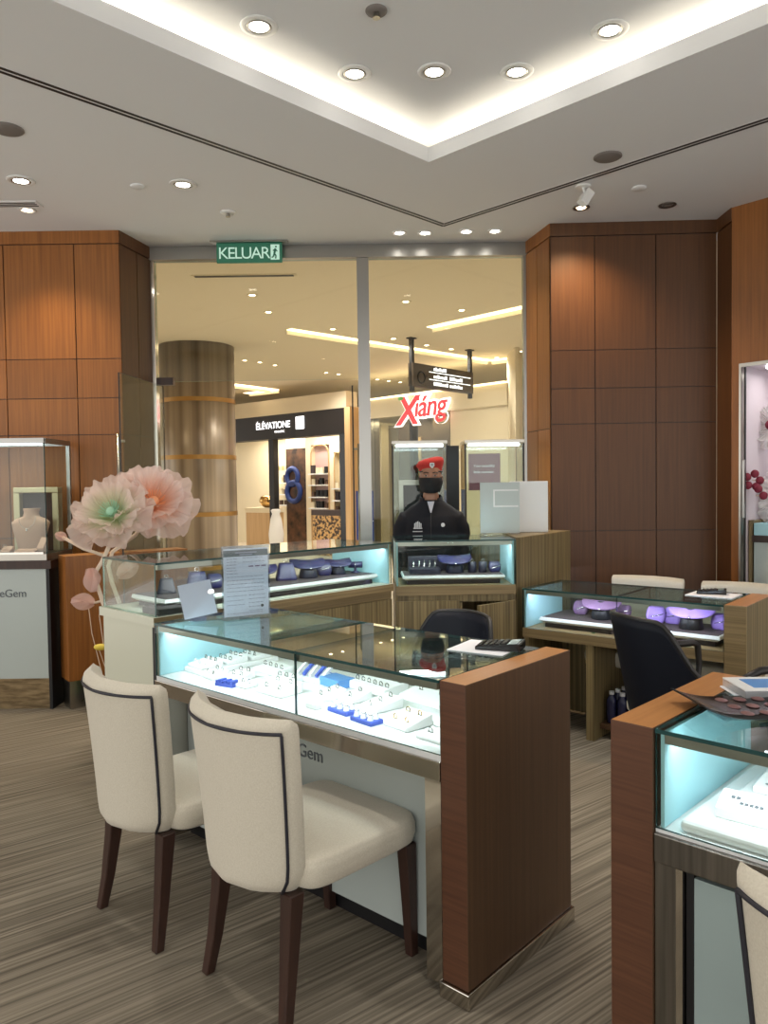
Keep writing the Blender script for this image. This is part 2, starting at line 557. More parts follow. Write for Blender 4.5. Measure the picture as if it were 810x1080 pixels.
# two glass door leaves, both swung open
def door_leaf(name, hinge, ang, w, stile, handle):
    o = bpy.data.objects.new(name, None); COL.objects.link(o)
    o.location = (*hinge, 0); o.rotation_euler = (0, 0, rad(ang)); struct(o)
    pane(MB(), .01, w, -.006, .006, .02, 2.39, 'y').build('door_glass', ['pane', 'dark_metal'], o)
    framebox('bottom_rail', (.01, w, -.02, .02, .012, .1), 'steel', o)
    h = MB()
    h.tube([(w-.07, -.05, .75), (w-.07, -.05, 1.95)], .014, 10); h.tube([(w-.07, 0, .8), (w-.07, -.05, .8)], .01, 8); h.tube([(w-.07, 0, 1.9), (w-.07, -.05, 1.9)], .01, 8)
    h.build('door_handle', 'steel', o, smooth=True)
door_leaf('door_1', (-1.80, GY-.03), -97, .80, True, True)
door_leaf('door_2', (-.25, GY+.06), 92, .95, True, True)

# ------------------------------------------------------------ ceiling fixtures
def torus_bm(R, r, n=32, k=8, z=0):
    m = MB()
    m.tube([(R*math.cos(2*PI*i/n), R*math.sin(2*PI*i/n), z) for i in range(n)], r, k, closed=True)
    return m
ME_RIM = MB().lathe([(.052, .0), (.082, .0), (.088, -.004), (.084, -.008), (.058, -.008), (.052, .0)], 32).mesh('rim', 'plastic_white')
def downlight(loc, label, group, power, r=1.0, glow='lamp_glow', size=62, color=(1, .94, .85), target=None, rim='plastic_white'):
    t = thing('downlight', label, 'ceiling light', loc, 0, group)
    m = MB(); m.lathe([(.056*r, .003), (.082*r, .003), (.088*r, -.004), (.084*r, -.008), (.060*r, -.008), (.056*r, .003)], 32)
    m.build('trim_ring', rim, t, smooth=True)
    MB().cyl((0, 0), .044*r, .044*r, -.006, .002, 24).build('lamp', glow, t)
    if r >= .9:
        torus_bm(.052*r, .007*r, z=-.004).build('gimbal_ring', 'steel', t, smooth=True)
    if power:
        spot(t, (0, 0, -.03), power, size, color, 1.0, target=target)
    return t
GR = 'downlights in the raised ceiling'
for (x, y), lab in zip([(-.550, 3.661), (-.122, 4.084), (.291, 4.076), (.720, 4.087), (1.098, 3.728)],
        ['leftmost downlight inside the raised ceiling, beside the left cove', 'second downlight from the left inside the raised ceiling',
         'middle downlight inside the raised ceiling, above the cove corner', 'fourth downlight from the left inside the raised ceiling',
         'rightmost downlight inside the raised ceiling, beside the right cove']):
    downlight((x, y, HU), lab, GR, SPOT_W)
for x, y in [(-1.6, 1.4), (-.2, 2.4), (.9, 2.2), (2.3, 1.3), (.3, .6), (-1.0, -.2), (1.2, -.2), (.3, -1.4)]:  # unseen lamps added as fill light for the shop
    downlight((x, y, HU), 'added unseen fill downlight of the raised ceiling', 'added fill downlights out of view', SPOT_W)
GL_ = 'downlights in the lower ceiling'
downlight((-2.279, 4.982, HC), 'white downlight above the left display cabinet', GL_, SPOT_W*1.0, color=(1, .86, .66))
downlight((-1.274, 5.078, HC), 'white downlight left of the exit sign, above the paper flowers', GL_, SPOT_W*.8)
downlight((-2.477, 5.50, HC), 'small dim downlight next to the left wood wall, by the air vent', GL_, SPOT_W*1.2, .7, 'lamp_glow_warm', 105, (1, .76, .46))
downlight((-3.4, 5.45, HC), 'downlight washing the left wood wall beyond the frame', GL_, SPOT_W*1.0, .7, 'lamp_glow_warm', 75, (1, .76, .48))
downlight((1.44, 5.600, HC), 'lit brown rimmed downlight close to the right wood wall', GL_, SPOT_W*1.6, .7, 'lamp_glow_warm', 125, (1, .70, .40), rim='brushed_steel')
downlight((2.048, 5.574, HC), 'unlit brown rimmed downlight above the tall right wall panels', GL_, 0, .7, 'speaker_grey', rim='brushed_steel')
for (x, y), lab in zip([(.149, 6.10), (.351, 6.11), (.67, 6.09), (.894, 6.09)],
        ['first of four downlights in a row by the shopfront, nearest the mullion', 'second of four downlights in a row by the shopfront',
         'third of four downlights in a row by the shopfront', 'last of four downlights in a row by the shopfront, nearest the right wall']):
    downlight((x, y, HC), lab, 'row of downlights by the shopfront', SPOT_W*.5, .7, size=90)

def disc_fixture(name, cat, label, loc, r, mt, extra=None):
    t = thing(name, label, cat, loc)
    MB().lathe([(r*.98, .002), (r, -.004), (r*.9, -.010), (r*.2, -.011)], 32).build('grille', mt, t, smooth=True)
    if extra: extra(t)
    return t
disc_fixture('ceiling_speaker', 'speaker', 'round grey ceiling speaker beside the left end of the air slot', (-2.024, 4.283, HC), .085, 'speaker_grey')
disc_fixture('ceiling_speaker', 'speaker', 'round grey ceiling speaker above the white ceiling spotlight', (1.382, 4.744, HC), .085, 'speaker_grey')
def sprk(t):
    MB().cyl((0, 0), .018, .012, -.035, -.008, 12).build('sprinkler_nozzle', 'steel', t)
disc_fixture('sprinkler_head', 'sprinkler', 'round white sprinkler plate above the exit sign', (-1.087, 5.6, HC), .055, 'plastic_white', sprk)
disc_fixture('sprinkler_head', 'sprinkler', 'dark sprinkler plate at the top of the raised ceiling', (-.004, 3.558, HU), .05, 'speaker_grey', sprk)
disc_fixture('ceiling_cover', 'cover plate', 'small flat cover plate between two left downlights', (-1.575, 5.099, HC), .045, 'ceiling_paint')
disc_fixture('ceiling_cover', 'cover plate', 'small flat cover plate above the right wood wall', (1.738, 5.248, HC), .05, 'ceiling_paint')
t = thing('ceiling_spotlight', 'white boxy adjustable spotlight under the right ceiling slot', 'spotlight', (1.351, 5.201, HC), 20)
MB().cyl((0, 0), .05, .05, -.012, 0, 20).build('mount', 'plastic_white', t)
m = MB(); m.T = Matrix.Translation((.02, 0, -.075)) @ Matrix.Rotation(rad(35), 4, 'Y'); m.box(-.03, .03, -.03, .03, -.055, .055)
m.build('body', 'plastic_white', t, bevel=.006)
MB().tube([(0, 0, -.01), (.012, 0, -.05)], .008, 8).build('arm', 'plastic_white', t)
t = thing('ceiling_air_vent', 'slim slotted air vent in the ceiling above the left wood wall', 'air vent', (-2.62, 5.39, HC), 0)
MB().box(-.30, .28, -.06, .06, -.006, .002).build('vent_frame', 'ceiling_paint', t, bevel=.003)
for k in range(3): MB().box(-.28, .26, -.04+k*.03, -.028+k*.03, -.008, 0).build('slot', 'black', t)
# exit sign
t = thing('exit_sign', 'green KELUAR exit sign with running man hanging below the ceiling', 'sign', (-1.05, 6.26, 3.425), 0)
MB().box(-.31, .31, -.03, .03, .080, .093).build('top_plate', 'steel', t)
b = MB().box(-.262, .262, -.012, .012, -.078, .078).build('sign_panel', 'sign_green', t, bevel=.002)
text('lettering', 'KELUAR', .130, 'sign_mint', (-.250, -.013, -.046), parent=b, spacing=.84)
m = MB()
m.box(.172, .242, -.015, -.012, -.058, .062)
m.build('exit_symbol', 'sign_mint', b)
m = MB(); y0 = -.017
def stroke(p, q, w):
    p = Vector((p[0]+.025, p[1]-.006)); q = Vector((q[0]+.025, q[1]-.006)); d = (q-p).normalized(); n = Vector((-d.y, d.x))*w
    a = [p-n, q-n, q+n, p+n]
    m.add([(c.x, y0, c.y) for c in a]+[(c.x, y0+.002, c.y) for c in a], [(0, 1, 2, 3), (7, 6, 5, 4), (0, 4, 5, 1), (1, 5, 6, 2), (2, 6, 7, 3), (3, 7, 4, 0)])
for p, q, w in [((.186, .035), (.176, -.005), .008), ((.176, -.005), (.190, -.022), .006), ((.190, -.022), (.186, -.045), .005), ((.176, -.005), (.168, -.030), .006),
                ((.168, -.030), (.154, -.034), .005), ((.184, .03), (.200, .012), .004), ((.184, .03), (.165, .018), .004), ((.190, .043), (.190, .055), .007)]:
    stroke(p, q, w)
m.build('running_figure', 'sign_green', b)

# ------------------------------------------------------------ the mall outside
MC = 3.9
m = MB(); m.box(-14, 12, GY-.02, 30, -.05, 0); struct(m.build('floor_mall', 'mall_floor'))
m = MB(); m.box(-14, 12, GY+.06, 30, MC, MC+.1); struct(m.build('ceiling_mall', 'mall_ceiling_paint'))
m = MB(); m.box(-14, 12, GY+.02, GY+.06, HC, MC); struct(m.build('wall_bulkhead', 'beige_wall'))
m = MB(); m.box(-14, 12, 24, 24.2, 0, MC); struct(m.build('wall_mall_far', 'beige_wall'))
m = MB(); m.box(-14, -2.0, GY-.02, GY+.02, 0, HC); m.box(1.30, 12, GY-.0, GY+.04, 0, HC); struct(m.build('wall_shopfront', 'beige_wall'))
def mall_cove(pts, label, w=.12):
    t = thing('cove_light', label, 'light', (pts[0][0], pts[0][1], MC), 0, 'cove lights in the mall ceiling')
    P = [Vector(p)-Vector(pts[0]) for p in pts]
    g = MB(); l = MB()
    for a, b in zip(P[:-1], P[1:]):
        d = (b-a).normalized(); n = Vector((-d.y, d.x))*w
        g.prism([a-n*.5, b-n*.5, b+n*.5, a+n*.5], -.012, .01)
        n2 = n.normalized()*(1 if n.y > 0 else -1)
        q = n2*(w*.5); q2 = n2*(w*.5+.03)
        l.prism([a+q, b+q, b+q2, a+q2], -.07, .01)
    g.build('light_strip', 'mall_cove_glow', t); l.build('lip', 'mall_ceiling_paint', t)
mall_cove([(-1.377, 11.61), (2.057, 14.78), (4.2, 13.2)], 'long angled cove light of the mall ceiling behind the hanging sign')
mall_cove([(.716, 11.61), (1.911, 10.337), (3.2, 9.0)], 'short cove light of the mall ceiling, upper right behind the glass')
mall_cove([(-4.4, 16.6), (-3.29, 17.83), (-2.575, 18.785), (-3.4, 19.4)], 'cove light of the mall ceiling right of the round column', .2)
MALL_DL = [(-1.575, 9.534), (-1.517, 10.467), (-.729, 11.653), (-2.542, 14.395), (-2.3, 14.636), (-2.065, 15.0), (-1.158, 16.087), (-.916, 16.314), (.316, 9.982),
           (.189, 12.465), (.756, 13.093), (1.205, 13.489), (1.085, 10.51), (2.137, 14.458), (2.484, 13.80), (-.107, 17.191), (.146, 17.464), (.408, 17.714)]
LIT = {0, 2, 3, 6, 8, 9, 11, 12, 13, 16}
for k, (x, y) in enumerate(MALL_DL):
    downlight((x, y, MC), 'small round downlight in the beige mall ceiling beyond the glass', 'mall ceiling downlights', MALL_W if k in LIT else 0, .8, 'lamp_glow_warm', 150, (1, .95, .88), rim='mall_ceiling_paint')
for x, y in [(-4.5, 9.5), (3.6, 9.0), (3.8, 16.5), (-5.5, 15), (-7, 12)]:
    downlight((x, y, MC), 'mall ceiling downlight hidden from the shop', 'mall downlights out of view', MALL_W, .8, 'lamp_glow_warm', 150, (1, .84, .60))
t = thing('ceiling_air_vent', 'long thin air slot in the mall ceiling above the column', 'air vent', (-1.516, 8.66, MC))
MB().box(-.58, .58, -.05, .05, -.008, .002).build('vent_frame', 'mall_ceiling_paint', t)
MB().box(-.55, .55, -.03, .03, -.012, 0).build('slot', 'dark_metal', t)
# round column
t = thing('round_column', 'shiny round metal clad column in the mall hall', 'column', (-3.1, 13.0, 0), kind='thing')
MB().cyl((0, 0), .62, .62, 0, MC-.002, 64).build('column_shaft', 'column_reflections', t, smooth=False)
for p in t.children[0].data.polygons: p.use_smooth = len(p.vertices) == 4
for z in (.25, 1.12, 2.05, 2.98):
    MB().lathe([(.618, z-.035), (.626, z-.035), (.626, z+.035), (.618, z+.035)], 64).build('band', 'column_band', t, smooth=False)
# hanging direction sign
d0 = Vector((.461, 12.405)); d1 = Vector((1.548, 13.609)); L = (d1-d0).length
t = thing('hanging_sign', 'brown hanging directory sign on two posts in the mall', 'sign', (d0.x, d0.y, 0), math.degrees(math.atan2(d1.y-d0.y, d1.x-d0.x)))
for x in (.02, L-.02):
    m = MB(); m.box(x-.03, x+.03, -.03, .03, 3.05, MC); m.box(x-.07, x+.07, -.05, .05, MC-.02, MC-.001); m.build('post', 'dark_metal', t)
b = MB().box(-.01, L+.01, -.05, .05, 3.13, 3.50).build('sign_panel', 'dir_sign', t)
m = MB()
for z in (3.385, 3.265): m.box(.40, L-.08, -.056, -.05, z, z+.012)
m.build('divider_line', 'sign_white', b)
random.seed(3)
m = MB()
for z in (3.43, 3.31, 3.19):
    for x0 in ((.52, .95) if z < 3.4 else (.52,)):
        x = x0
        while x < x0+.34:
            w = random.uniform(.025, .05); m.box(x, x+w, -.056, -.05, z-.01, z+random.choice((.03, .045))); x += w+.015
m.build('lettering', 'sign_white', b)
torus_bm(.09, .012).build('round_mark', 'dark_metal', b)
o = b.children[-1]; o.rotation_euler = (PI/2, 0, 0); o.location = (.2, -.052, 3.28)

# ---- perfume shop
SO = (-3.59, 19.3); SA = -41.3
t = thing('perfume_shop', 'perfume shop across the mall with a black fascia sign', 'shop', (*SO, 0), SA)
f = MB().box(-3.0, 3.82, -.1, .25, 2.68, 3.24).build('fascia', 'fascia_black', t)
text('sign_lettering', 'ÉLÉVATIONE', .215, 'sign_white', (.80, -.11, 2.93), parent=f, spacing=1.0, bold=.003)
text('sign_small_lettering', 'MAGNETIC', .07, 'sign_white', (1.48, -.11, 2.82), parent=f)
o = MB().box(2.22, 2.50, -.115, -.1, 2.86, 3.15).build('sign_logo', 'sign_white', f, bevel=.01)
MB().box(-3.0, 3.82, -.1, .25, 3.242, 3.6).build('upper_wall', 'beige_wall', t)
MB().box(1.18, 1.36, -.05, .1, 0, 2.68).build('pillar', 'black', t)
MB().box(3.62, 3.82, -.12, .3, 0, 2.68).build('corner_post', 'black_gloss', t)
MB().box(3.86, 4.02, -.2, .4, 0, 3.24).build('wood_pillar', 'pale_wood', t)
m = MB(); m.box(-3, 1.2, 1.6, 1.7, 0, 2.9); m.build('side_wall', 'shop_cream', t)
# arched back wall with two alcoves
XS = -.62
m = MB(); m.T = Matrix.Translation((XS, 0, 0))
m.box(1.25, 2.12, 1.0, 1.1, 0, 2.9); m.box(2.12, 2.30, .85, 1.1, 0, 2.9); m.box(2.95, 3.10, .85, 1.1, 0, 2.9); m.box(3.5, 4.6, .85, 1.1, 0, 2.9); m.box(2.30, 2.95, .85, 1.1, 2.55, 2.9); m.box(3.1, 3.5, .85, 1.1, 2.35, 2.9)
m.build('back_wall', 'shop_cream', t)
a1 = MB().box(2.30+XS, 2.95+XS, 1.0, 1.1, 0, 2.55).build('alcove_back', 'shop_pink', t)
a2 = MB().box(3.10+XS, 3.50+XS, 1.0, 1.1, 0, 2.35).build('alcove_back', 'shop_cream', t)
m = MB(); m.T = Matrix.Translation((XS, 0, 0)); m.tube([(2.32, .84, 0), (2.32, .84, 2.35), (2.40, .84, 2.5), (2.5, .84, 2.54), (2.75, .84, 2.54), (2.86, .84, 2.5), (2.93, .84, 2.35), (2.93, .84, 0)], .018, 8)
m.build('alcove_trim', 'pale_wood', t)
m = MB(); m.T = Matrix.Translation((XS, 0, 0)); m.tube([(3.11, .84, 0), (3.11, .84, 2.2), (3.18, .84, 2.34), (3.42, .84, 2.34), (3.49, .84, 2.2), (3.49, .84, 0)], .016, 8)
m.build('alcove_trim', 'pale_wood', t)
MB().box(-3, 4, -.05, 1.7, 2.9, 2.95).build('shop_ceiling', 'shop_cream', t)
area(t, (.2, .8, 2.88), 2.2, .8, 70, color=(1, .9, .74)); area(t, (2.6, .3, 2.88), 1.6, .4, 55, color=(1, .9, .76))
mu = MB().box(1.32+XS, 2.06+XS, .92, .995, 0.1, 2.5).build('mural_panel', 'mural_dark', t)
o = torus_bm(.24, .07, 24, 10).build('mural_ring', 'mural_blue', mu, smooth=True); o.location = (1.62+XS, .9, 1.42); o.rotation_euler = (PI/2, 0, 0)
o = torus_bm(.20, .065, 24, 10).build('mural_ring', 'mural_blue', mu, smooth=True); o.location = (1.58+XS, .9, 1.80); o.rotation_euler = (PI/2, 0, 0)
ME_BOXES = [MB().box(-.05*s, .05*s, -.03, .03, 0, h).mesh('box', c) for s, h, c in ((1, .16, 'black'), (1.2, .2, 'dark_brown_pad'), (.9, .12, 'mural_dark'), (1.1, .14, 'shop_cream'))]
def goods(x, y, z, lab, grp):
    o = bpy.data.objects.new('perfume_box', random.choice(ME_BOXES)); COL.objects.link(o)
    a = W(SO, SA, x, y, z); o.location = a; o.rotation_euler = (0, 0, rad(SA)); tag(o, lab, 'box', grp)
for z in (1.03, 1.30, 1.59, 1.86):
    MB().box(2.33+XS, 2.92+XS, .72, 1.0, z-.03, z).build('shelf', 'white_lacquer', t)
    for k in range(4): goods(2.40+XS+k*.15+random.uniform(-.02, .02), .84, z, 'dark perfume box on the white shelves of the pink alcove', 'boxes in the pink alcove')
for z in (.95, 1.22, 1.50):
    MB().box(3.13+XS, 3.47+XS, .72, 1.0, z-.03, z).build('shelf', 'white_lacquer', t)
    for k in range(2): goods(3.22+XS+k*.16, .84, z, 'perfume box on the shelves of the narrow cream alcove', 'boxes in the narrow alcove')
for z in (1.08, 1.36, 1.66):
    MB().box(-.15, .40, 1.3, 1.6, z-.03, z).build('shelf', 'white_lacquer', t)
    for k in range(3): goods(-.07+k*.18, 1.42, z, 'perfume box on the shelves left of the black shop pillar', 'boxes on the left shop shelves')
m = MB()
for k in range(5): m.box(-.75+k*.17, -.64+k*.17, 1.585, 1.6, 2.0, 2.1)
m.build('wall_lettering', 'pale_wood', t)
def shop_counter(name, x0, x1, y0, y1, h, top, body, lab):
    a = W(SO, SA, (x0+x1)/2, (y0+y1)/2); c = thing(name, lab, 'counter', a, SA)
    w = (x1-x0)/2; d = (y1-y0)/2
    MB().box(-w, w, -d, d, h-.12, h).build('countertop', top, c); MB().box(-w+.02, w-.02, -d+.02, d-.02, 0, h-.122).build('body', body, c)
shop_counter('shop_counter', 2.68, 3.6, -.1, .35, 1.02, 'leg_wood', 'gold_pattern', 'gold patterned counter with dark top at the perfume shop entrance')
shop_counter('shop_counter', .05, .98, .1, .6, 1.04, 'shop_cream', 'pale_wood', 'pale display table at the left of the perfume shop')
a = W(SO, SA, 1.58, -.2)
o = MB().lathe([(.10, 0), (.16, .15), (.18, .45), (.13, .8), (.09, .92), (.12, 1.0), (.08, 1.03)], 24).build('floor_vase', 'white_lacquer', smooth=True)
o.location = a; tag(o, 'tall white floor vase by the black shop pillar', 'vase')
a = W(SO, SA, .62, .35, 1.04)
o = MB().lathe([(.05, 0), (.14, .05), (.2, .16), (.16, .27), (.08, .3)], 20).build('gold_bowl', 'gold_jewel', smooth=True)
o.location = a; tag(o, 'rounded gold bowl on the pale shop display table', 'bowl')

# ---- restaurant
RO = (-.3, 16.9); RA = -46.3
t = thing('restaurant', 'restaurant front with a beige fascia under the glowing red sign', 'shop', (*RO, 0), RA)
MB().box(0, 3.73, 0, .3, 3.0, 3.40).build('fascia', 'beige_wall', t)
MB().box(.0, 3.70, -.05, .25, 3.405, 3.43).build('light_strip', 'mall_cove_glow', t)
MB().box(0, 1.25, .9, 1.0, 0, 3.0).build('back_panel', 'dim_brown', t)
MB().box(1.25, 1.33, -.02, .15, 0, 3.0).build('window_post', 'black', t)
MB().box(1.33, 2.3, .6, .7, 0, 3.0).build('back_panel', 'dim_brown', t)
MB().box(2.3, 3.73, .05, .15, 0, 3.0).build('panel', 'beige_wall', t)
MB().box(0, .12, -.05, .2, 0, 3.0).build('corner_post', 'steel', t)
pane(MB(), .12, 2.3, .04, .052, .02, 3.0, 'y').build('shop_window', ['shop_pane', 'dark_metal'], t)
po = MB().box(.45, .72, .86, .898, 1.4, 2.6).build('poster', 'pale_wood', t)
m = MB()
y0 = .855
for k in range(3):
    for s in range(3):
        z = 2.45-k*.34
        m.box(.50, .66, y0, y0+.004, z-s*.09, z-s*.09+.035)
    m.box(.565, .60, y0, y0+.004, 2.45-k*.34-.2, 2.45-k*.34+.05)
m.build('poster_characters', 'red_paper', po)
MB().box(.2, 1.2, .55, .85, 0, 1.0).build('host_desk', 'zebra_wood', t)
area(t, (1.1, .45, 2.95), 1.6, .4, 16, color=(1, .82, .58))
a = W(RO, RA, .98, -.10, 2.93)
t = thing('restaurant_sign', 'glowing red Xiang sign with white halo on the restaurant front', 'sign', a, RA)
def sgn(name, txt, size, mt, x, y, z, ext, bold, shear=.18, sp=.92):
    return text(name, txt, size, mt, (x, y, z), parent=t, ext=ext, bold=bold, shear=shear, spacing=sp)
sgn('sign_halo', 'X', .80, 'sign_halo', .02, .0, -.13, .02, .045)
sgn('sign_halo', 'iáng', .60, 'sign_halo', .50, .0, .0, .02, .045)
sgn('letter', 'X', .80, 'sign_red', .02, -.035, -.13, .01, .016)
sgn('letter', 'iáng', .60, 'sign_red', .50, -.035, .0, .01, .004)
MB().ball((.16, -.06, .40), (.08, .02, .04), 12, 8).build('leaf', 'sign_leaf', t, smooth=True)
m = MB()
for x in (.2, .7, 1.1): m.tube([(x, 0, .2), (x, .1, .2)], .012, 6)
m.build('mount', 'steel', t)
m = MB(); m.box(2.30, 2.36, 13.4, 14.2, 0, MC); m.box(2.30, 6.0, 14.2, 14.3, 0, MC); struct(m.build('wall_mall_right', 'beige_wall'))
m = MB(); m.box(-6.6, -4.1, 17.6, 17.8, 0, 3.2); struct(m.build('wall_mall_left', 'shop_cream'))
# tall poster stand next to the restaurant
t = thing('poster_stand', 'dark blue poster stand beside the light wood shop pillar', 'poster', (-.42, 15.0, 0), 0)
MB().box(-.12, .22, -.02, .02, .12, 1.45).build('poster_panel', 'mural_blue', t); MB().box(-.15, .25, -.15, .15, 0, .12).build('base', 'black', t)

# ------------------------------------------------------------ counters
def wood_panel(t, b, name='end_panel', side='wood_side_shaded', edge='wood_edge_shaded', top='wood_top_lit', front_is='y'):
    # faces of a box: bottom, top, front, back, right, left
    return MB().box(*b, [0, 2, 1, 1, 0, 0]).build(name, [side, edge, top], t, bevel=.002, seg=1)

def glass_case(t, L, D, z0, z1, joints=(), left='glass', right=None, back='glass', led='led_cold', lc=(.9, .96, 1), watts=CASE_W, rail=True, sensor=True):
    xs = [0]+list(joints)+[L]
    th = .008
    for a, b in zip(xs[:-1], xs[1:]):
        pane(MB(), a+.002, b-.002, 0, th, z0, z1-.010, 'y').build('front_glass', ['pane', 'glass_edge'], t)
        pane(MB(), a+.002, b-.002, -.004, D, z1-.010, z1, 'z').build('top_glass', ['top_pane', 'glass_edge'], t)
        if back == 'glass':
            pane(MB(), a+.002, b-.002, D-th, D, z0, z1-.010, 'y').build('back_glass', ['pane', 'glass_edge'], t)
    for side, x in ((left, 0), (right, L)):
        if side == 'glass':
            s = 1 if x == 0 else -1
            x0, x1 = sorted((x+s*.001, x+s*th))
            pane(MB(), x0, x1, th, D-th, z0, z1-.010, 'x').build('end_glass', ['pane', 'glass_edge_pale'], t)
        elif side == 'frost':
            s = 1 if x == 0 else -1
            x0, x1 = sorted((x+s*.009, x+s*.018))
            MB().box(x0, x1, th+.004, D-th-.004, z0, z1-.012).build('frosted_end', 'cyan_frost', t)
    if rail:
        MB().box(.02, L-.02, .010, .030, z1-.036, z1-.012).build('light_rail', 'steel', t)
        MB().box(.04, L-.04, .031, .037, z1-.030, z1-.014).build('light_strip', led, t)
        n = 2 if L > 1.2 else 1
        for k in range(n):
            w = (L-.08)/n
            area(t, (.04+w*(k+.5), .042, z1-.024), w, .012, watts*w, (rad(52), 0, 0), lc, 170)

# --- long ring counter in the middle
MO = (-1.006, 3.348); MA = -42
t = thing('display_counter', 'long glass topped ring counter with brown wood end panel behind two chairs', 'display counter', (*MO, 0), MA)
glass_case(t, 1.57, .58, .735, .965, (.915,), 'frost', None, 'glass', watts=CASE_W*.5)
MB().box(0, 1.57, .004, .58, .70, .733).build('deck', 'white_lacquer', t)
MB().box(0, 1.57, -.006, .03, .655, .715).build('front_rail', 'chrome', t, bevel=.002)
MB().box(0, 1.57, .03, .58, .64, .699).build('underside', 'dark_metal', t)
MB().box(.07, 1.505, .11, .13, .07, .64).build('front_panel', 'frosted_panel', t)
p = t.children[-1]
MB().box(1.507, 1.568, 0, .13, .03, .654).build('leg_frame', 'chrome', t)
MB().box(0, .068, 0, .13, .03, .654).build('leg_frame', 'chrome', t)
MB().box(.03, 1.56, .14, .56, .0, .07).build('plinth', 'black', t)
MB().box(.03, 1.56, .14, .15, .07, .64).build('inner_board', 'dark_metal', t)
MB().box(.03, 1.56, .54, .56, .07, .64).build('back_board', 'zebra_wood', t)
wood_panel(t, (1.572, 1.668, -.005, .615, .05, .965))
MB().box(1.566, 1.676, -.015, .625, 0, .049).build('chrome_plinth', 'chrome', t, bevel=.003)
text('lettering', 'DeGem', .070, 'grey_ink', (.940, .109, .535), parent=p, align='RIGHT')

# --- tall counter on the left
TO = (-1.079, 3.615); TA = 45.5
t = thing('display_counter', 'tall glass case counter with cream end holding navy jewellery stands', 'display counter', (*TO, 0), TA)
glass_case(t, 1.60, .54, .945, 1.2, (), 'glass', 'frost', 'glass', watts=CASE_W*.4)
MB().box(-.02, 1.60, -.015, .545, .90, .944, [0, 0, 1, 1, 1, 0]).build('deck', ['cream_lacquer', 'zebra_wood_flat'], t)
MB().box(.0, .02, 0, .54, .02, .899).build('end_panel', 'cream_lacquer', t)
MB().box(.022, 1.60, .0, .54, .05, .85).build('body', 'zebra_wood', t)
MB().box(.022, 1.60, .004, .54, .852, .899).build('front_rail', 'zebra_wood_flat', t)
MB().box(.022, 1.60, .03, .52, 0, .05).build('plinth', 'black', t)
MB().box(-.004, .0, -.004, .03, .02, .899).build('edge_trim', 'black', t)

# --- centre counter facing the entrance
CO = (.066, 4.86); CA = 1.5
t = thing('display_counter', 'central counter with glass case and open cupboard door in front of the guard', 'display counter', (*CO, 0), CA)
glass_case(t, .765, .48, .912, 1.2, (), 'frost', 'frost', 'glass', watts=CASE_W*.5)
MB().box(0, .765, 0, .48, .85, .91).build('deck', 'zebra_wood_flat', t)
m = MB(); m.box(0, .02, .02, .48, .05, .848); m.box(.745, .765, .02, .48, .05, .848); m.box(.41, .425, .02, .48, .05, .80); m.box(.021, .744, .46, .48, .05, .848); m.box(.02, .745, .02, .46, .05, .08); m.box(.021, .744, .02, .46, .805, .848)
m.build('carcass', 'zebra_wood', t)
d = MB().box(.005, .405, 0, .019, .06, .815).build('door', 'zebra_wood', t)
MB().ball((.37, -.012, .62), .010, 12, 8).build('door_knob', 'steel', d, smooth=True)
d = MB().box(-.335, 0, 0, .019, .06, .815).build('door', 'zebra_wood', t); d.location = (.76, -.022, 0); d.rotation_euler = (0, 0, rad(38))
MB().ball((-.29, -.012, .62), .010, 12, 8).build('door_knob', 'steel', d, smooth=True)
MB().box(.02, .745, .03, .47, 0, .049).build('plinth', 'black', t)
o = MB().prism([(.842, 4.925), (1.352, 5.603), (1.16, 5.76), (.842, 5.51)], 0, 1.205).build('corner_pillar', 'zebra_wood', None, bevel=.003, seg=1)
tag(o, 'olive brown ribbed wood corner pillar between centre counter and desk', 'pillar', kind='thing')

# --- desk height counter on the right
DO = (.868, 4.868); DA = -40
t = thing('display_counter', 'desk height glass counter with purple jewellery pillows at right back', 'display counter', (*DO, 0), DA)
glass_case(t, 1.215, .52, .64, .89, (.62,), 'frost', None, 'glass', led='led_purple', lc=(.86, .86, 1), watts=CASE_W*.5)
MB().box(0, 1.215, 0, .52, .58, .638).build('deck', 'zebra_wood_flat', t)
MB().box(.42, .47, .02, .48, .0, .579).build('leg_panel', 'zebra_wood', t)
MB().box(.0, .03, .02, .48, .0, .579).build('leg_panel', 'zebra_wood', t)
MB().box(.471, 1.21, .47, .49, .02, .579).build('kneehole_shade_board', 'navy_leather', t); MB().box(.031, .419, .47, .49, .02, .579).build('kneehole_shade_board', 'zebra_wood', t)  # boards added to darken the kneehole, the navy one standing for its shade
MB().box(.472, 1.21, .10, .469, .06, .09).build('foot_shelf', 'wood_side_shaded', t)
wood_panel(t, (1.217, 1.330, -.004, .53, 0, .892), side='zebra_wood', edge='zebra_wood_flat', top='wood_top_lit')

# --- bracelet counter in front at the right
GO = (.637, 1.818); GA = -44.2
t = thing('display_counter', 'front right glass counter with wood end panel holding bracelet trays', 'display counter', (*GO, 0), GA)
glass_case(t, 1.45, .60, .725, .965, (), 'frost', 'frost', 'glass', watts=CASE_W*.45)
MB().box(0, 1.45, .004, .60, .70, .723).build('deck', 'white_lacquer', t)
MB().box(0, 1.45, -.008, .03, .645, .715).build('front_rail', 'brushed_steel', t, bevel=.003)
MB().box(0, 1.45, .03, .60, .63, .699).build('underside', 'dark_metal', t)
MB().box(0, .05, .0, .03, .02, .644).build('side_trim', 'brushed_steel', t); MB().box(.052, .068, -.004, .03, .02, .644).build('chrome_trim', 'chrome', t)
MB().box(.070, .088, .012, .03, .02, .644).build('shadow_gap', 'black', t); MB().box(.09, 1.45, .01, .03, .05, .629).build('front_panel', 'grey_glass_panel', t)
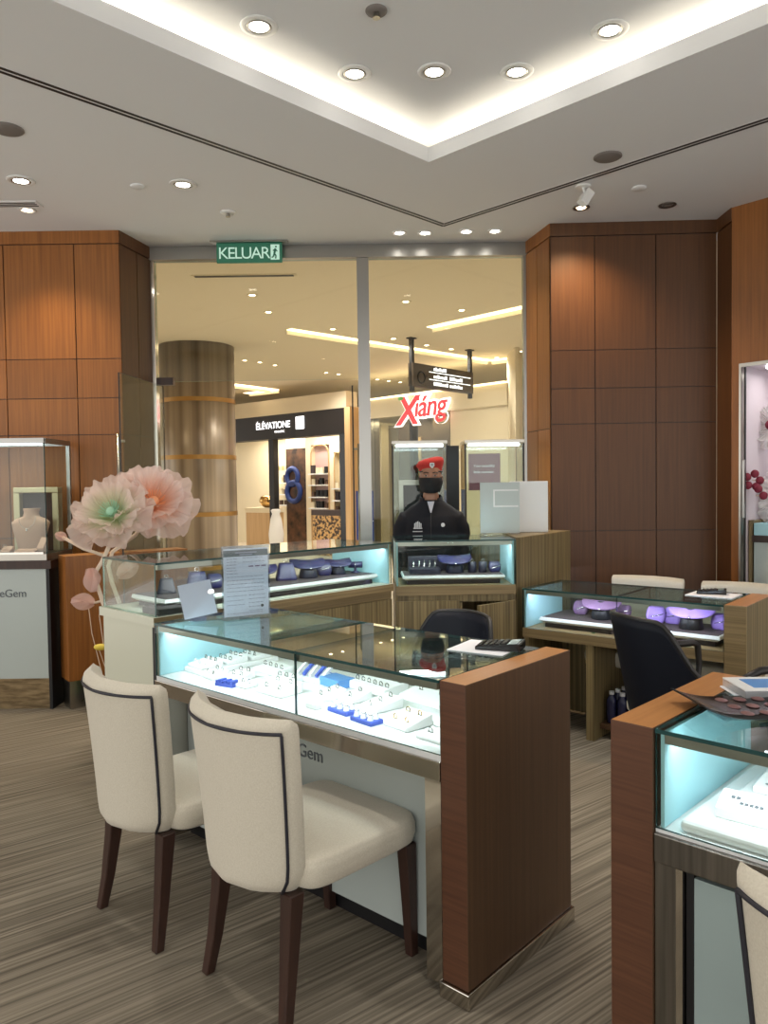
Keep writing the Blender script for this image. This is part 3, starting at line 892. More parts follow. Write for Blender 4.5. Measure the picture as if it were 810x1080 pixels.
MB().box(.0, 1.45, .04, .58, 0, .629).build('body', 'dark_metal', t)
wood_panel(t, (-.112, -.002, -.006, .64, .05, .965))
MB().box(-.120, .0, -.012, .648, 0, .049).build('chrome_plinth', 'chrome', t, bevel=.003)

# ------------------------------------------------------------ left vitrine cabinet
t = thing('vitrine_cabinet', 'tall left cabinet with cream front and lit glass vitrine on top', 'display cabinet', (-2.373, 5.42, 0), 0)
MB().box(-1.0, -.012, 0, .43, .22, .995).build('front_panel', 'frosted_panel', t)
p = t.children[-1]
text('lettering', 'DeGem', .078, 'grey_ink', (-.15, -.002, .80), parent=p, align='RIGHT', ext=.0015)
MB().box(-1.0, -.012, .02, .42, .0, .218).build('kick_panel', 'woven_steel', t)
MB().box(-.010, .012, .0, .44, .0, .995).build('side_post', 'black', t)
MB().box(-1.0, .03, -.015, .45, .997, 1.055).build('top_board', 'leg_wood', t)
b = MB().box(-1.0, 0.0, -.008, .44, 1.057, 1.10).build('vitrine_base', 'steel', t)
pane(MB(), -1.0, -.002, 0, .008, 1.102, 1.895, 'y').build('front_glass', ['pane', 'glass_edge'], t)
pane(MB(), -.008, 0, .01, .43, 1.102, 1.895, 'x').build('side_glass', ['pane', 'glass_edge'], t)
pane(MB(), -1.0, 0, 0, .44, 1.897, 1.905, 'z').build('top_glass', ['top_pane', 'glass_edge'], t)
m = MB(); m.box(-1.0, 0, -.006, .018, 1.88, 1.915); m.box(-.02, .006, .018, .44, 1.88, 1.915); m.box(-1.0, 0, .42, .445, 1.88, 1.915); m.box(-.02, .006, .42, .445, 1.10, 1.88)
m.build('top_frame', 'mullion_steel', t)
MB().box(-1.0, -.02, -.012, -.006, 1.10, 1.115).build('light_edge', 'chrome', t)
MB().box(-.95, -.05, .06, .09, 1.872, 1.880).build('light_strip', 'led_cold', t)
area(t, (-.5, .10, 1.865), .9, .02, 2.2, (rad(-8), 0, 0), (1, .95, .85))
f = MB()
for b_ in ((-.32, -.03, .30, .36, 1.50, 1.545), (-.32, -.275, .30, .36, 1.10, 1.498), (-.075, -.03, .30, .36, 1.10, 1.498)): f.box(*b_)
# niche frame and bust inside the vitrine
n = thing('display_backboard', 'pale gold frame with dark backing behind the necklace bust', 'display frame', (-2.373, 5.42, 1.101), 0)
for b_ in ((-.36, -.03, .28, .36, .43, .47), (-.36, -.315, .28, .36, 0, .428), (-.075, -.03, .28, .36, 0, .428)):
    MB().box(*b_).build('frame_side', 'gold_frame', n, bevel=.004)
MB().box(-.313, -.077, .33, .345, 0, .428).build('backing', 'dark_brown_pad', n)
# bust
n = thing('necklace_bust', 'blush velvet necklace bust in the left vitrine', 'jewellery bust', (-2.373-.205, 5.42+.20, 1.101), 0)
def bust_fn(u, v):
    # cross sections from waist to neck
    zs = [0, .06, .13, .185, .205, .225, .25, .275]
    ws = [.070, .085, .105, .118, .098, .048, .042, .050]
    ds = [.025, .03, .036, .034, .034, .038, .042, .046]
    k = v*(len(zs)-1); i = min(int(k), len(zs)-2); q = k-i
    w = ws[i]*(1-q)+ws[i+1]*q; d = ds[i]*(1-q)+ds[i+1]*q; z = zs[i]*(1-q)+zs[i+1]*q
    a = 2*PI*u
    return (w*math.copysign(abs(math.cos(a))**.8, math.cos(a)), d*math.sin(a)+v*.03, z)
m = MB(); m.grid(bust_fn, 28, 22, True)
m.add([bust_fn(i/28, 1) for i in range(28)], [tuple(range(28))])
m.build('bust', 'blush_velvet', n, smooth=True); n.scale = (1.2, 1.15, 1.15)
nk = thing('necklace', 'fine silver necklace with pendant on the blush bust', 'necklace', (-2.373-.205, 5.42+.20, 1.101), 0)
m = MB(); m.tube([(.05*math.cos(a)*1.0, -.035-.014*math.sin(a)+0*a, .225-.075*math.sin(a)) for a in [PI*i/14 for i in range(15)]], .0016, 5)
m.build('chain', 'silver_jewel', nk, smooth=True); nk.scale = (1.2, 1.15, 1.15)
MB().ball((0, -.05, .14), (.006, .004, .009), 8, 6).build('pendant', 'silver_jewel', nk, smooth=True)
def small_stand(x, y, w, h, d, lab, tilt=25):
    o = MB(); o.add([(-w/2, -d/2, 0), (w/2, -d/2, 0), (w/2, d/2, 0), (-w/2, d/2, 0), (-w/2, -d/2, h*.3), (w/2, -d/2, h*.3), (w/2, d/2, h), (-w/2, d/2, h)],
                    [(0, 3, 2, 1), (4, 5, 6, 7), (0, 1, 5, 4), (2, 3, 7, 6), (1, 2, 6, 5), (3, 0, 4, 7)])
    ob = o.build('jewellery_stand', 'blush_velvet', None, bevel=.003); ob.location = (-2.373+x, 5.42+y, 1.101); tag(ob, lab, 'jewellery stand')
    return ob
o = small_stand(-.19, .09, .15, .03, .08, 'low cream wedge stand at the foot of the bust')
o = small_stand(-.09, .13, .06, .11, .05, 'upright blush card stand right of the bust'); o.rotation_euler.z = rad(-20)
o = small_stand(-.33, .10, .07, .05, .07, 'small blush block with earrings left of the bust')
er = torus_bm(.011, .002, 14, 6).build('earring', 'silver_jewel', None, smooth=True); er.rotation_euler = (PI/2, 0, .3); er.location = (-2.373-.34, 5.51, 1.155); tag(er, 'silver earring on the small blush block', 'earring')
# wood pedestal beside it
PO = (-2.25, 5.50)
t = thing('wood_pedestal', 'reddish brown wood half wall with steel foot beside the vitrine', 'half wall', (-2.225, 5.38, 0), 38)
MB().box(0, .9, 0, .19, .20, 1.085, [0, 2, 0, 0, 0, 0]).build('panel', ['wood_wall', 'wood_edge_shaded', 'wood_top_lit'], t, bevel=.002, seg=1)
MB().box(.01, .5, .02, .17, 0, .199).build('foot', 'steel', t)

# ------------------------------------------------------------ window towers behind the guard
for k, (x0, x1, lab) in enumerate([(.067, .493, 'left lit glass window tower behind the guard'), (.627, 1.083, 'right lit glass window tower behind the white boards')]):
    t = thing('window_tower', lab, 'display tower', ((x0+x1)/2, 6.1, 0), 0, 'window display towers')
    w = (x1-x0)/2
    MB().box(-w, w, -.14, .2, 0, 1.08).build('base', 'zebra_wood', t)
    MB().box(-w, w, -.15, .21, 1.082, 1.11).build('base_plate', 'chrome', t)
    pane(MB(), -w+.012, w-.012, -.148, -.142, 1.112, 1.86, 'y').build('front_glass', ['pane', 'glass_edge'], t)
    pane(MB(), -w+.012, w-.012, .202, .208, 1.112, 1.86, 'y').build('back_glass', ['pane', 'glass_edge'], t)
    for s in (-1, 1):
        pane(MB(), s*(w-.005)-.003, s*(w-.005)+.003, -.13, .19, 1.112, 1.86, 'x').build('side_glass', ['pane', 'glass_edge'], t)
        MB().box(s*(w-.004)-.006, s*(w-.004)+.006, -.153, -.140, 1.112, 1.86).build('corner_post', 'dark_metal', t)
    MB().box(-w, w, -.15, .21, 1.868, 1.89).build('top_frame', 'steel', t)
    MB().box(-w+.03, w-.03, -.12, -.09, 1.845, 1.86).build('light_strip', 'led_cold', t)
    area(t, (0, -.08, 1.84), .34, .02, 1.6, (rad(-6), 0, 0), (.95, .98, 1))
n = thing('display_backboard', 'silver frame with black backing in the left window tower', 'display frame', (.28, 6.16, 1.111), 0)
for b_ in ((-.16, .16, -.03, .03, .44, .48), (-.16, -.125, -.03, .03, 0, .438), (.125, .16, -.03, .03, 0, .438)): MB().box(*b_).build('frame_side', 'steel', n)
MB().box(-.123, .123, .0, .02, 0, .438).build('backing', 'black', n)
o = MB().box(-.13, .13, -.006, .006, 0, .30).build('poster_card', 'wine_poster', None); o.location = (.83, 6.27, 1.50); tag(o, 'dark wine poster seen through the right window tower', 'poster')
o.location = (.83, 6.36, 1.50)
m = MB(); m.box(-.006, .006, .0, .02, -1.5, 0); pz = m.build('stand', 'dark_metal', o)
st = text('poster_lettering', 'Your beautiful', .03, 'paper', (-.09, -.008, .19), parent=o); text('poster_lettering', 'little moment', .03, 'paper', (-.09, -.008, .14), parent=o)
MB().box(-.12, .12, -.1, .1, -1.5, -1.48).build('stand_base', 'dark_metal', o)
o = MB().box(-.045, .045, -.012, .012, 0, 1.86).build('banner_stand', 'black', None, bevel=.003); o.location = (.56, 6.2, 0); tag(o, 'black upright banner between the two glass window towers', 'banner')
# white boards on the counter
o = MB().box(-.135, .135, -.01, .01, 0, .36).build('white_board', 'white_lacquer', None, bevel=.002); o.location = (1.025, 5.47, 1.206); tag(o, 'opaque white upright board on the corner pillar', 'board')
t = thing('acrylic_board', 'translucent pale board standing left of the opaque white board', 'board', (.79, 5.30, 1.201), 0)
MB().box(-.13, .14, -.006, .006, .012, .36).build('panel', 'frosted_panel', t)
MB().box(-.13, .14, -.03, .03, 0, .011).build('foot', 'acrylic', t)
m = MB(); m.box(-.04, .13, -.010, -.006, .19, .20); m.box(-.04, -.03, -.010, -.006, .20, .31); m.box(-.03, .13, -.010, -.006, .30, .31); m.build('holder_frame', 'white_lacquer', t)

# ------------------------------------------------------------ cream dining chairs
def sgnpow(v, e): return math.copysign(abs(v)**e, v)
def cream_chair(label, loc, rz, group=None):
    t = thing('dining_chair', label, 'chair', loc, rz, group)
    m = MB()
    def seat(u, v):
        a = 2*PI*u
        # rounded square plan
        cx, cy = sgnpow(math.cos(a), .28), sgnpow(math.sin(a), .28)
        prof = [(0, 0), (.92, 0), (.975, .012), (1, .04), (1, .075), (.97, .10), (.9, .108), (.5, .118), (0, .12)]
        k = v*(len(prof)-1); i = min(int(k), len(prof)-2); q = k-i
        r = prof[i][0]*(1-q)+prof[i+1][0]*q; z = prof[i][1]*(1-q)+prof[i+1][1]*q
        return (.025+.245*cx*r, .248*cy*r, .383+z*.9)
    m.grid(seat, 48, 25, True); m.build('seat', 'cream_fabric', t, smooth=True)
    H0, H1 = .385, .905
    def surf(s, th, tt):
        w = .208+.04*tt
        if tt < .14: w *= 1-.14*(1-tt/.14)**2
        xc = -.216-.045*tt**1.3-.088*(1-s*s)
        return (xc+th, w*s, H0+(H1-H0)*tt)
    def back(u, v):
        a = 2*PI*u
        s = sgnpow(math.cos(a), .30); q = sgnpow(math.sin(a), .6)
        tt = v; k = 1.0
        if v > .93: k = math.sqrt(max(0, 1-((v-.93)/.07)**2))*.98+.02
        if v < .05: k = .6+.4*math.sqrt(max(0, 1-((.05-v)/.05)**2))
        half = (.042-.004*tt)*k
        s *= (1 if v < .95 else 1-.03*((v-.95)/.05)**2)
        return surf(s, q*half, tt)
    m = MB(); m.grid(back, 64, 34, True)
    m.add([back(i/64, 0) for i in range(64)], [tuple(range(64))[::-1]]); m.add([back(i/64, 1) for i in range(64)], [tuple(range(64))])
    b = m.build('backrest', 'cream_fabric', t, smooth=True)
    pts = [surf(-.955, -.032, k/12) for k in range(0, 12)]+[surf(-.955+1.91*k/24, -.0385+.0065*abs(k/12-1)**8, .93) for k in range(0, 25)]+[surf(.955, -.032, k/12) for k in range(11, -1, -1)]
    MB().tube(pts, .0052, 6).build('piping', 'piping', b, smooth=True)
    def leg(path, ws):
        m = MB(); vs = []; fs = []
        for (x, y, z), w in zip(path, ws):
            vs += [(x-w, y-w, z), (x+w, y-w, z), (x+w, y+w, z), (x-w, y+w, z)]
        n = len(path)
        for i in range(n-1):
            for j in range(4): fs.append((i*4+j, i*4+(j+1) % 4, (i+1)*4+(j+1) % 4, (i+1)*4+j))
        fs.append((3, 2, 1, 0)); fs.append(tuple((n-1)*4+k for k in range(4)))
        m.add(vs, fs); return m.build('leg', 'leg_wood', t, bevel=.003, seg=1)
    for s in (-1, 1):
        leg([(.245, s*.205, 0), (.235, s*.205, .2), (.225, s*.205, .382)], [.016, .02, .024])
        leg([(-.276, s*.200, 0), (-.255, s*.188, .12), (-.236, s*.180, .27), (-.225, s*.178, .383)], [.016, .019, .023, .026])
    return t
chair = cream_chair('cream upholstered chair with dark piping nearest the viewer at the ring counter', (-.246, 2.476, 0), 45, 'cream dining chairs')
dup(chair, (-.730, 2.876, 0), 46, 'cream upholstered chair further left, beside the cream end of the tall counter')
dup(chair, (.955, 1.315, 0), 46, 'cream chair cut off at the lower right corner, at the bracelet counter')
dup(chair, (1.62, 5.02, 0), 232, 'cream chair behind the desk counter, below the two wall panels')
dup(chair, (2.08, 4.62, 0), 232, 'cream chair behind the desk counter, nearest its wood end panel')

# ------------------------------------------------------------ black staff armchairs
def staff_chair(label, loc, rz, group=None):
    t = thing('office_armchair', label, 'chair', loc, rz, group)
    def ztop(a):
        q = min(1, max(0, (1.22-abs(a))/.62)); k = q*q*(3-2*q)
        return .70+.24*k-.012*min(1, abs(a)/.7)**2
    def shell(th):
        def fn(u, v):
            a = (u*2-1)*1.75
            top = ztop(a); bot = .44+.02*abs(a)
            z = bot+(top-bot)*v
            R = .245+.055*v-th
            x = -math.cos(a)*R*1.0-.05*v*max(0, math.cos(a)); y = math.sin(a)*R*1.02
            return (x, y, z)
        return fn
    m = MB(); nu, nv = 40, 12
    fo, fi = shell(0), shell(.022)
    m.grid(fo, nu, nv); m.grid(lambda u, v: fi(1-u, v), nu, nv)
    n0 = nu*nv
    fs = []
    for i in range(nu-1):
        a = (nv-1)*nu+i; b = n0+(nv-1)*nu+(nu-1-i)
        fs.append((a, a+1, b-1, b)); fs.append((i+1, i, n0+nu-1-i, n0+nu-2-i))
    for j in range(nv-1):
        a, a2 = j*nu, (j+1)*nu; b, b2 = n0+j*nu+nu-1, n0+(j+1)*nu+nu-1
        fs.append((a, a2, b2, b)); a, a2 = j*nu+nu-1, (j+1)*nu+nu-1; b, b2 = n0+j*nu, n0+(j+1)*nu
        fs.append((a2, a, b, b2))
    m.f += fs; m.m += [0]*len(fs); m.smooth += [False]*len(fs)
    sh = m.build('backrest', 'navy_leather', t, smooth=True)
    pts = []
    for i in range(nu):
        p = fo(i/(nu-1), 1); q = fi(i/(nu-1), 1); pts.append(((p[0]+q[0])/2, (p[1]+q[1])/2, p[2]+.002))
    MB().tube(pts, .012, 8).build('edge_trim', 'dark_metal', sh, smooth=True)
    for s in (-1, 1):
        p = fo(1 if s > 0 else 0, 1)
        MB().tube([(p[0]-.02, p[1], p[2]-.01), (p[0]+.10, p[1], .715), (p[0]+.24, p[1], .715), (p[0]+.275, p[1], .70), (p[0]+.285, p[1], .60), (p[0]+.26, p[1]*.95, .47), (p[0]+.16, p[1]*.8, .445)],
                  [.014, .018, .019, .018, .015, .014, .014], 10).build('armrest', 'dark_metal', t, smooth=True)
    m = MB()
    def seat(u, v):
        a = 2*PI*u
        prof = [(0, 0), (.9, 0), (1, .03), (1, .06), (.9, .085), (0, .09)]
        k = v*(len(prof)-1); i = min(int(k), len(prof)-2); q = k-i
        r = prof[i][0]*(1-q)+prof[i+1][0]*q; z = prof[i][1]*(1-q)+prof[i+1][1]*q
        return (.03+.25*sgnpow(math.cos(a), .5)*r, .225*sgnpow(math.sin(a), .5)*r, .43+z)
    m.grid(seat, 36, 16, True); m.build('seat', 'cream_fabric', t, smooth=True)
    MB().cyl((0, 0), .03, .028, .08, .43, 16).build('gas_column', 'dark_metal', t, smooth=False)
    for k in range(5):
        a = 2*PI*k/5+.3
        b = MB().tube([(.03*math.cos(a), .03*math.sin(a), .10), (.29*math.cos(a), .29*math.sin(a), .075)], [.022, .016], 8).build('base_arm', 'dark_metal', t, smooth=True)
        m = MB(); m.T = Matrix.Translation((.285*math.cos(a), .285*math.sin(a), .03)) @ Matrix.Rotation(a, 4, 'Z') @ Matrix.Rotation(PI/2, 4, 'Y')
        m.cyl((0, 0), .029, .029, -.015, .015, 16); m.build('caster', 'black', b)
    return t
sc1 = staff_chair('black armchair seen in side view in front of the desk counter', (1.40, 3.60, 0), 18, 'black staff chairs')
dup(sc1, (.20, 3.74, 0), 226, 'black armchair back showing behind the long ring counter', scale=(1, 1, .945))

# ------------------------------------------------------------ items on counter tops
cnt = MO, MA
def put(o, O, A, x, y, z, rz=0):
    o.location = W(O, A, x, y, z); o.rotation_euler.z = rad(A+rz); return o
t = thing('sign_holder', 'upright acrylic holder with printed white notice on the ring counter', 'sign'); put(t, MO, MA, .222, .33, .966, 72)
MB().box(-.112, .112, -.004, -.001, .004, .325).build('front_sheet', 'acrylic', t); MB().box(-.112, .112, .003, .006, .004, .325).build('back_sheet', 'acrylic', t)
MB().box(-.118, .118, -.035, .045, 0, .0035).build('foot', 'acrylic', t)
pp = MB().box(-.104, .104, -.0005, .0015, .01, .312).build('notice', 'paper', t)
MB().box(-.104, .104, -.0018, -.0006, .277, .305).build('header_band', 'paper_header', pp)
random.seed(11)
m = MB()
for x0, x1, z0, z1, n in ((-.09, -.035, .20, .265, 6), (-.015, .09, .25, .268, 2), (-.09, .09, .12, .185, 5), (-.09, .0, .06, .10, 3), (.01, .09, .03, .10, 5), (-.09, .09, .018, .022, 1)):
    for k in range(n):
        z = z1-(z1-z0)*k/max(1, n-1)*.999; x = x0
        while x < x1-.012:
            w = random.uniform(.006, .018); m.box(x, min(x+w, x1), -.0014, -.0006, z, z+.0028); x += w+.004
m.box(-.05, .05, -.0026, -.0018, .291, .296); m.box(-.03, .03, -.0026, -.0018, .282, .287)
m.build('printed_lines', 'pale_ink', pp)
m = MB()
for k in range(3): m.box(.012+k*.030, .034+k*.030, -.0014, -.0006, .228, .233)
m.build('price_marks', 'mauve_velvet', pp)
m = MB(); m.cyl((.073, 0), .007, .007, 0, .001, 12)
o = m.build('round_mark', 'black', pp); o.rotation_euler = (PI/2, 0, 0); o.location = (0, -.0006, .05)
t = thing('paper_holder', 'tilted acrylic holder with blank white paper on the ring counter', 'paper holder'); put(t, MO, MA, .135, .15, .966, 62)
m = MB(); m.T = Matrix.Translation((0, 0, .017)) @ Matrix.Rotation(rad(-20), 4, 'X') @ Matrix.Rotation(rad(-9), 4, 'Y'); m.box(-.078, .078, -.003, .0, .0, .185); m.build('front_sheet', 'acrylic', t)
m = MB(); m.T = Matrix.Translation((0, 0, .017)) @ Matrix.Rotation(rad(-20), 4, 'X') @ Matrix.Rotation(rad(-9), 4, 'Y'); m.box(-.072, .072, .001, .003, .006, .160); m.build('paper', 'paper', t)
m = MB(); m.add([(-.055, .0, 0), (.075, .0, 0), (.075, .09, 0), (-.055, .09, 0), (-.055, .0, .003), (.075, .0, .003), (.075, .09, .003), (-.055, .09, .003)],
                [(0, 3, 2, 1), (4, 5, 6, 7), (0, 1, 5, 4), (2, 3, 7, 6), (1, 2, 6, 5), (3, 0, 4, 7)]); m.build('foot', 'acrylic', t)
def calculator(label, O, A, x, y, z, rz):
    t = thing('calculator', label, 'calculator'); put(t, O, A, x, y, z, rz)
    m = MB(); m.add([(-.05, -.08, 0), (.05, -.08, 0), (.05, .08, 0), (-.05, .08, 0), (-.05, -.08, .012), (.05, -.08, .012), (.05, .08, .028), (-.05, .08, .028)],
                    [(0, 3, 2, 1), (4, 5, 6, 7), (0, 1, 5, 4), (2, 3, 7, 6), (1, 2, 6, 5), (3, 0, 4, 7)])
    m.build('body', 'black_gloss', t, bevel=.003)
    T = Matrix.Translation((0, -.08, .0125)) @ Matrix.Rotation(math.atan2(.016, .16), 4, 'X')
    m = MB(); m.T = T; m.box(-.042, .042, .115, .148, 0, .0015); m.build('screen', 'grey_glass_panel', t)
    for r in range(5):
        for c in range(4):
            m = MB(); m.T = T; m.box(-.042+c*.022, -.026+c*.022, .008+r*.021, .022+r*.021, 0, .004); m.build('key', 'dark_metal', t)
    return t
o = MB().box(-.105, .105, -.10, .10, 0, .003).build('paper_sheet', 'paper'); put(o, MO, MA, 1.42, .46, .966, 10); tag(o, 'white paper under the calculator on the ring counter', 'paper')
calculator('black calculator on the ring counter next to its wood end panel', MO, MA, 1.475, .47, .970, -70)
o = MB().box(-.13, .13, -.10, .10, 0, .004).build('paper_sheet', 'paper'); put(o, DO, DA, 1.06, .34, .891, 0); tag(o, 'white paper under the calculator on the desk counter', 'paper')
calculator('black calculator on white paper on the desk counter', DO, DA, 1.04, .37, .896, -75)
# catalogue tray and picture block
t = thing('catalogue_tray', 'dark patterned catalogue with curled ends on the bracelet counter glass', 'catalogue'); put(t, GO, GA, .12, .30, .967, 50)
def cat(u, v):
    x = -.17+.34*u; e = abs(2*u-1)
    return (x, -.10+.20*v, .006+.030*e**3)
MB().grid(cat, 24, 6).build('leaf', 'black_gloss', t, smooth=True, solid=.004)
for i in range(5):
    for j in range(3):
        x = -.10+i*.05; y = -.06+j*.06; MB().ball((x, y, .010), (.016, .02, .003), 10, 6).build('picture', 'catalogue_print', t, smooth=True)
MB().box(-.12, .12, -.08, .08, 0, .004).build('back_cover', 'acrylic', t)
t = thing('acrylic_block', 'clear acrylic block with blue picture behind the dark catalogue', 'picture block'); put(t, GO, GA, .10, .48, .967, 44)
MB().box(-.10, .10, -.075, .075, 0, .004).build('bottom_sheet', 'paper', t); MB().box(-.095, .095, -.07, .07, .005, .026).build('block', 'clear_cap', t, bevel=.002)
MB().box(-.095, .095, -.07, .07, .0265, .029).build('cover', 'white_lacquer', t); MB().box(-.06, .06, -.045, .045, .0292, .030).build('picture', 'blue_box', t)

# ------------------------------------------------------------ jewellery trays in the long counter
ME_RING = torus_bm(.0085, .0022, 14, 6).mesh('ring', 'silver_jewel')
ME_RINGG = torus_bm(.0085, .0022, 14, 6).mesh('ring', 'gold_jewel')
DZ = .7335
def wedge(w, d, h1, h2):
    return MB().add([(-w/2, -d/2, 0), (w/2, -d/2, 0), (w/2, d/2, 0), (-w/2, d/2, 0), (-w/2, -d/2, h1), (w/2, -d/2, h1), (w/2, d/2, h2), (-w/2, d/2, h2)],
                    [(0, 3, 2, 1), (4, 5, 6, 7), (0, 1, 5, 4), (2, 3, 7, 6), (1, 2, 6, 5), (3, 0, 4, 7)])
def pad(label, rl, x, y, w, d, h1, h2, rz=0, nx=2, ny=2, mt='white_leather', z=DZ, O=MO, A=MA, gold=False, slots=True):
    t = thing('ring_pad', label, 'jewellery pad', W(O, A, x, y, z), A+rz)
    wedge(w, d, h1, h2).build('cushion', mt, t, bevel=.004)
    sl = math.atan2(h2-h1, d)
    for i in range(nx):
        for j in range(ny):
            px = -w/2+w*(i+.5)/nx; py = -d/2+d*(j+.5)/ny
            zz = h1+(h2-h1)*(py+d/2)/d
            if slots:
                s = MB(); s.T = Matrix.Translation((px, py, zz)) @ Matrix.Rotation(sl, 4, 'X'); s.box(-.011, .011, -.002, .002, -.002, .0012)
                s.build('slot', 'grey_ink', t)
            r = bpy.data.objects.new('ring', ME_RINGG if gold else ME_RING); COL.objects.link(r)
            c = W(W(O, A, x, y)[:2], A+rz, px, py, z+zz+.0075)
            r.location = c; r.rotation_euler = (PI/2, 0, rad(A+rz+random.uniform(-12, 12)))
            tag(r, rl, 'ring', 'rings on '+label[:60])
t = thing('display_platform', 'long white platform along the left end of the ring counter', 'display platform', W(MO, MA, .115, .31, DZ), MA-4)
MB().box(-.075, .075, -.19, .22, 0, .022).build('slab', 'white_leather', t, bevel=.004)
PZ = DZ+.0225
pad('white ring pad at the front of the long left platform', 'silver ring on the front pad of the left platform', .105, .185, .12, .11, .014, .03, -4, 3, 2, z=PZ)
pad('white ring pad in the middle of the long left platform', 'silver ring on the middle pad of the left platform', .115, .315, .12, .11, .014, .03, -4, 3, 2, z=PZ)
pad('white ring pad at the back of the long left platform', 'silver ring on the back pad of the left platform', .125, .445, .12, .11, .014, .03, -4, 3, 2, z=PZ)
pad('small white pad left of the front blue block', 'silver ring on the small pad left of the blue block', .235, .145, .09, .085, .018, .034, -8, 2, 2)
pad('small white pad just behind the front blue block', 'silver ring on the small pad behind the blue block', .335, .205, .09, .085, .018, .034, 6, 2, 2)
pad('tiny white pad between blue block and glass joint', 'silver ring on the tiny pad near the glass joint', .46, .135, .075, .065, .012, .022, 0, 2, 1)
pad('broad white pad with four rings left of the glass joint', 'ring on the broad pad left of the glass joint', .635, .16, .155, .115, .018, .045, 0, 2, 2)
pad('white double pad at the back behind the left small pads', 'silver ring on the double pad at the back left', .345, .375, .17, .10, .016, .03, -6, 4, 1)
pad('white pad beside the fanned blue strips at the back', 'silver ring on the pad beside the blue strips', .52, .30, .12, .08, .014, .026, 4, 3, 1)
pad('large raised white pad at the back, right of the blue box', 'silver ring on the large raised back pad', .915, .44, .22, .13, .03, .045, -8, 6, 2)
pad('large white pad at the back right corner by the wood panel', 'ring on the large back right pad', 1.175, .45, .22, .13, .02, .045, -8, 2, 1)
pad('white pad right of the glass joint with three rings', 'silver ring on the pad right of the glass joint', .845, .235, .085, .11, .016, .036, -12, 1, 3)
pad('white pad behind the first blue spiky stand', 'silver ring on the pad behind the spiky stand', .945, .275, .085, .10, .016, .036, -6, 1, 2)
pad('white pad between the two blue spiky stands, further back', 'ring on the pad between the spiky stands', 1.095, .255, .095, .14, .018, .04, -10, 1, 3)
pad('white L shaped pad right of the second spiky stand', 'silver ring on the pad right of the second spiky stand', 1.30, .165, .12, .12, .018, .042, -8, 2, 2, gold=True)
pad('white pad at the right against the wood panel', 'silver ring on the pad against the wood panel', 1.43, .27, .11, .12, .018, .04, -8, 2, 2)
pad('low white pad at the front right corner by the wood panel', 'ring on the low front right pad', 1.47, .115, .13, .075, .014, .02, -4, 2, 1)
def blue_block(name, label, x, y, w, d, h, mt, rz=0, O=MO, A=MA, z=DZ):
    o = MB().box(-w/2, w/2, -d/2, d/2, 0, h).build(name, mt, None, bevel=.003); put(o, O, A, x, y, z, rz); return tag(o, label, 'display block')
t = thing('display_block', 'small blue striped display block at the front left', 'display block', W(MO, MA, .385, .095, DZ), MA+12)
m = MB()
for k in range(6): m.box(-.045+k*.015, -.034+k*.015, -.02, .02, 0, .022+.004*(k % 2))
m.build('fins', 'blue_pad', t)
MB().box(-.047, .047, -.022, .022, 0, .012).build('base', 'blue_pad', t)
blue_block('blue_box', 'bright blue box standing in the middle of the ring counter', .735, .385, .13, .085, .035, 'blue_box', -8)
blue_block('blue_cushion', 'flat blue cushion under the back of the bright blue box', .665, .43, .16, .12, .012, 'blue_pad', 0)
t = thing('ring_fan', 'white stand with slanted blue strips near the glass joint', 'jewellery stand', W(MO, MA, .60, .40, DZ), MA+6)
MB().box(-.09, .09, -.055, .06, 0, .018).build('base', 'white_leather', t, bevel=.003)
for k in range(5):
    m = MB(); m.T = Matrix.Translation((-.07+k*.035, 0, .046)) @ Matrix.Rotation(rad(30), 4, 'X'); m.box(-.006, .006, -.05, .05, 0, .012); m.build('strip', 'blue_pad' if k % 2 else 'white_leather', t)
def spiky(label, x, y, rz):
    t = thing('ring_cone_stand', label, 'ring stand', W(MO, MA, x, y, DZ), MA+rz)
    MB().box(-.055, .055, -.03, .03, 0, .016).build('base', 'blue_pad', t, bevel=.003)
    for i in range(3):
        for j in range(2):
            c = (-.036+i*.036, -.014+j*.026)
            MB().cyl(c, .011, .003, .0165, .055, 12).build('cone', 'white_leather', t, smooth=False)
            r = bpy.data.objects.new('ring', ME_RING); COL.objects.link(r)
            r.location = W(W(MO, MA, x, y)[:2], MA+rz, c[0], c[1], DZ+.036); r.rotation_euler = (.25, .1, 0); r.scale = (.75, .75, .75)
            tag(r, 'silver ring on a cone of the '+('left' if x < 1.1 else 'right')+' blue spiky stand', 'ring', 'rings on spiky stand '+('left' if x < 1.1 else 'right'))
spiky('blue stand with white ring cones, the left of two', 1.02, .135, -6)
spiky('blue stand with white ring cones, the right of two', 1.165, .105, -6)
blue_block('tag_block', 'tiny white price block in front of the glass joint pads', .90, .10, .06, .03, .022, 'white_leather', -4)

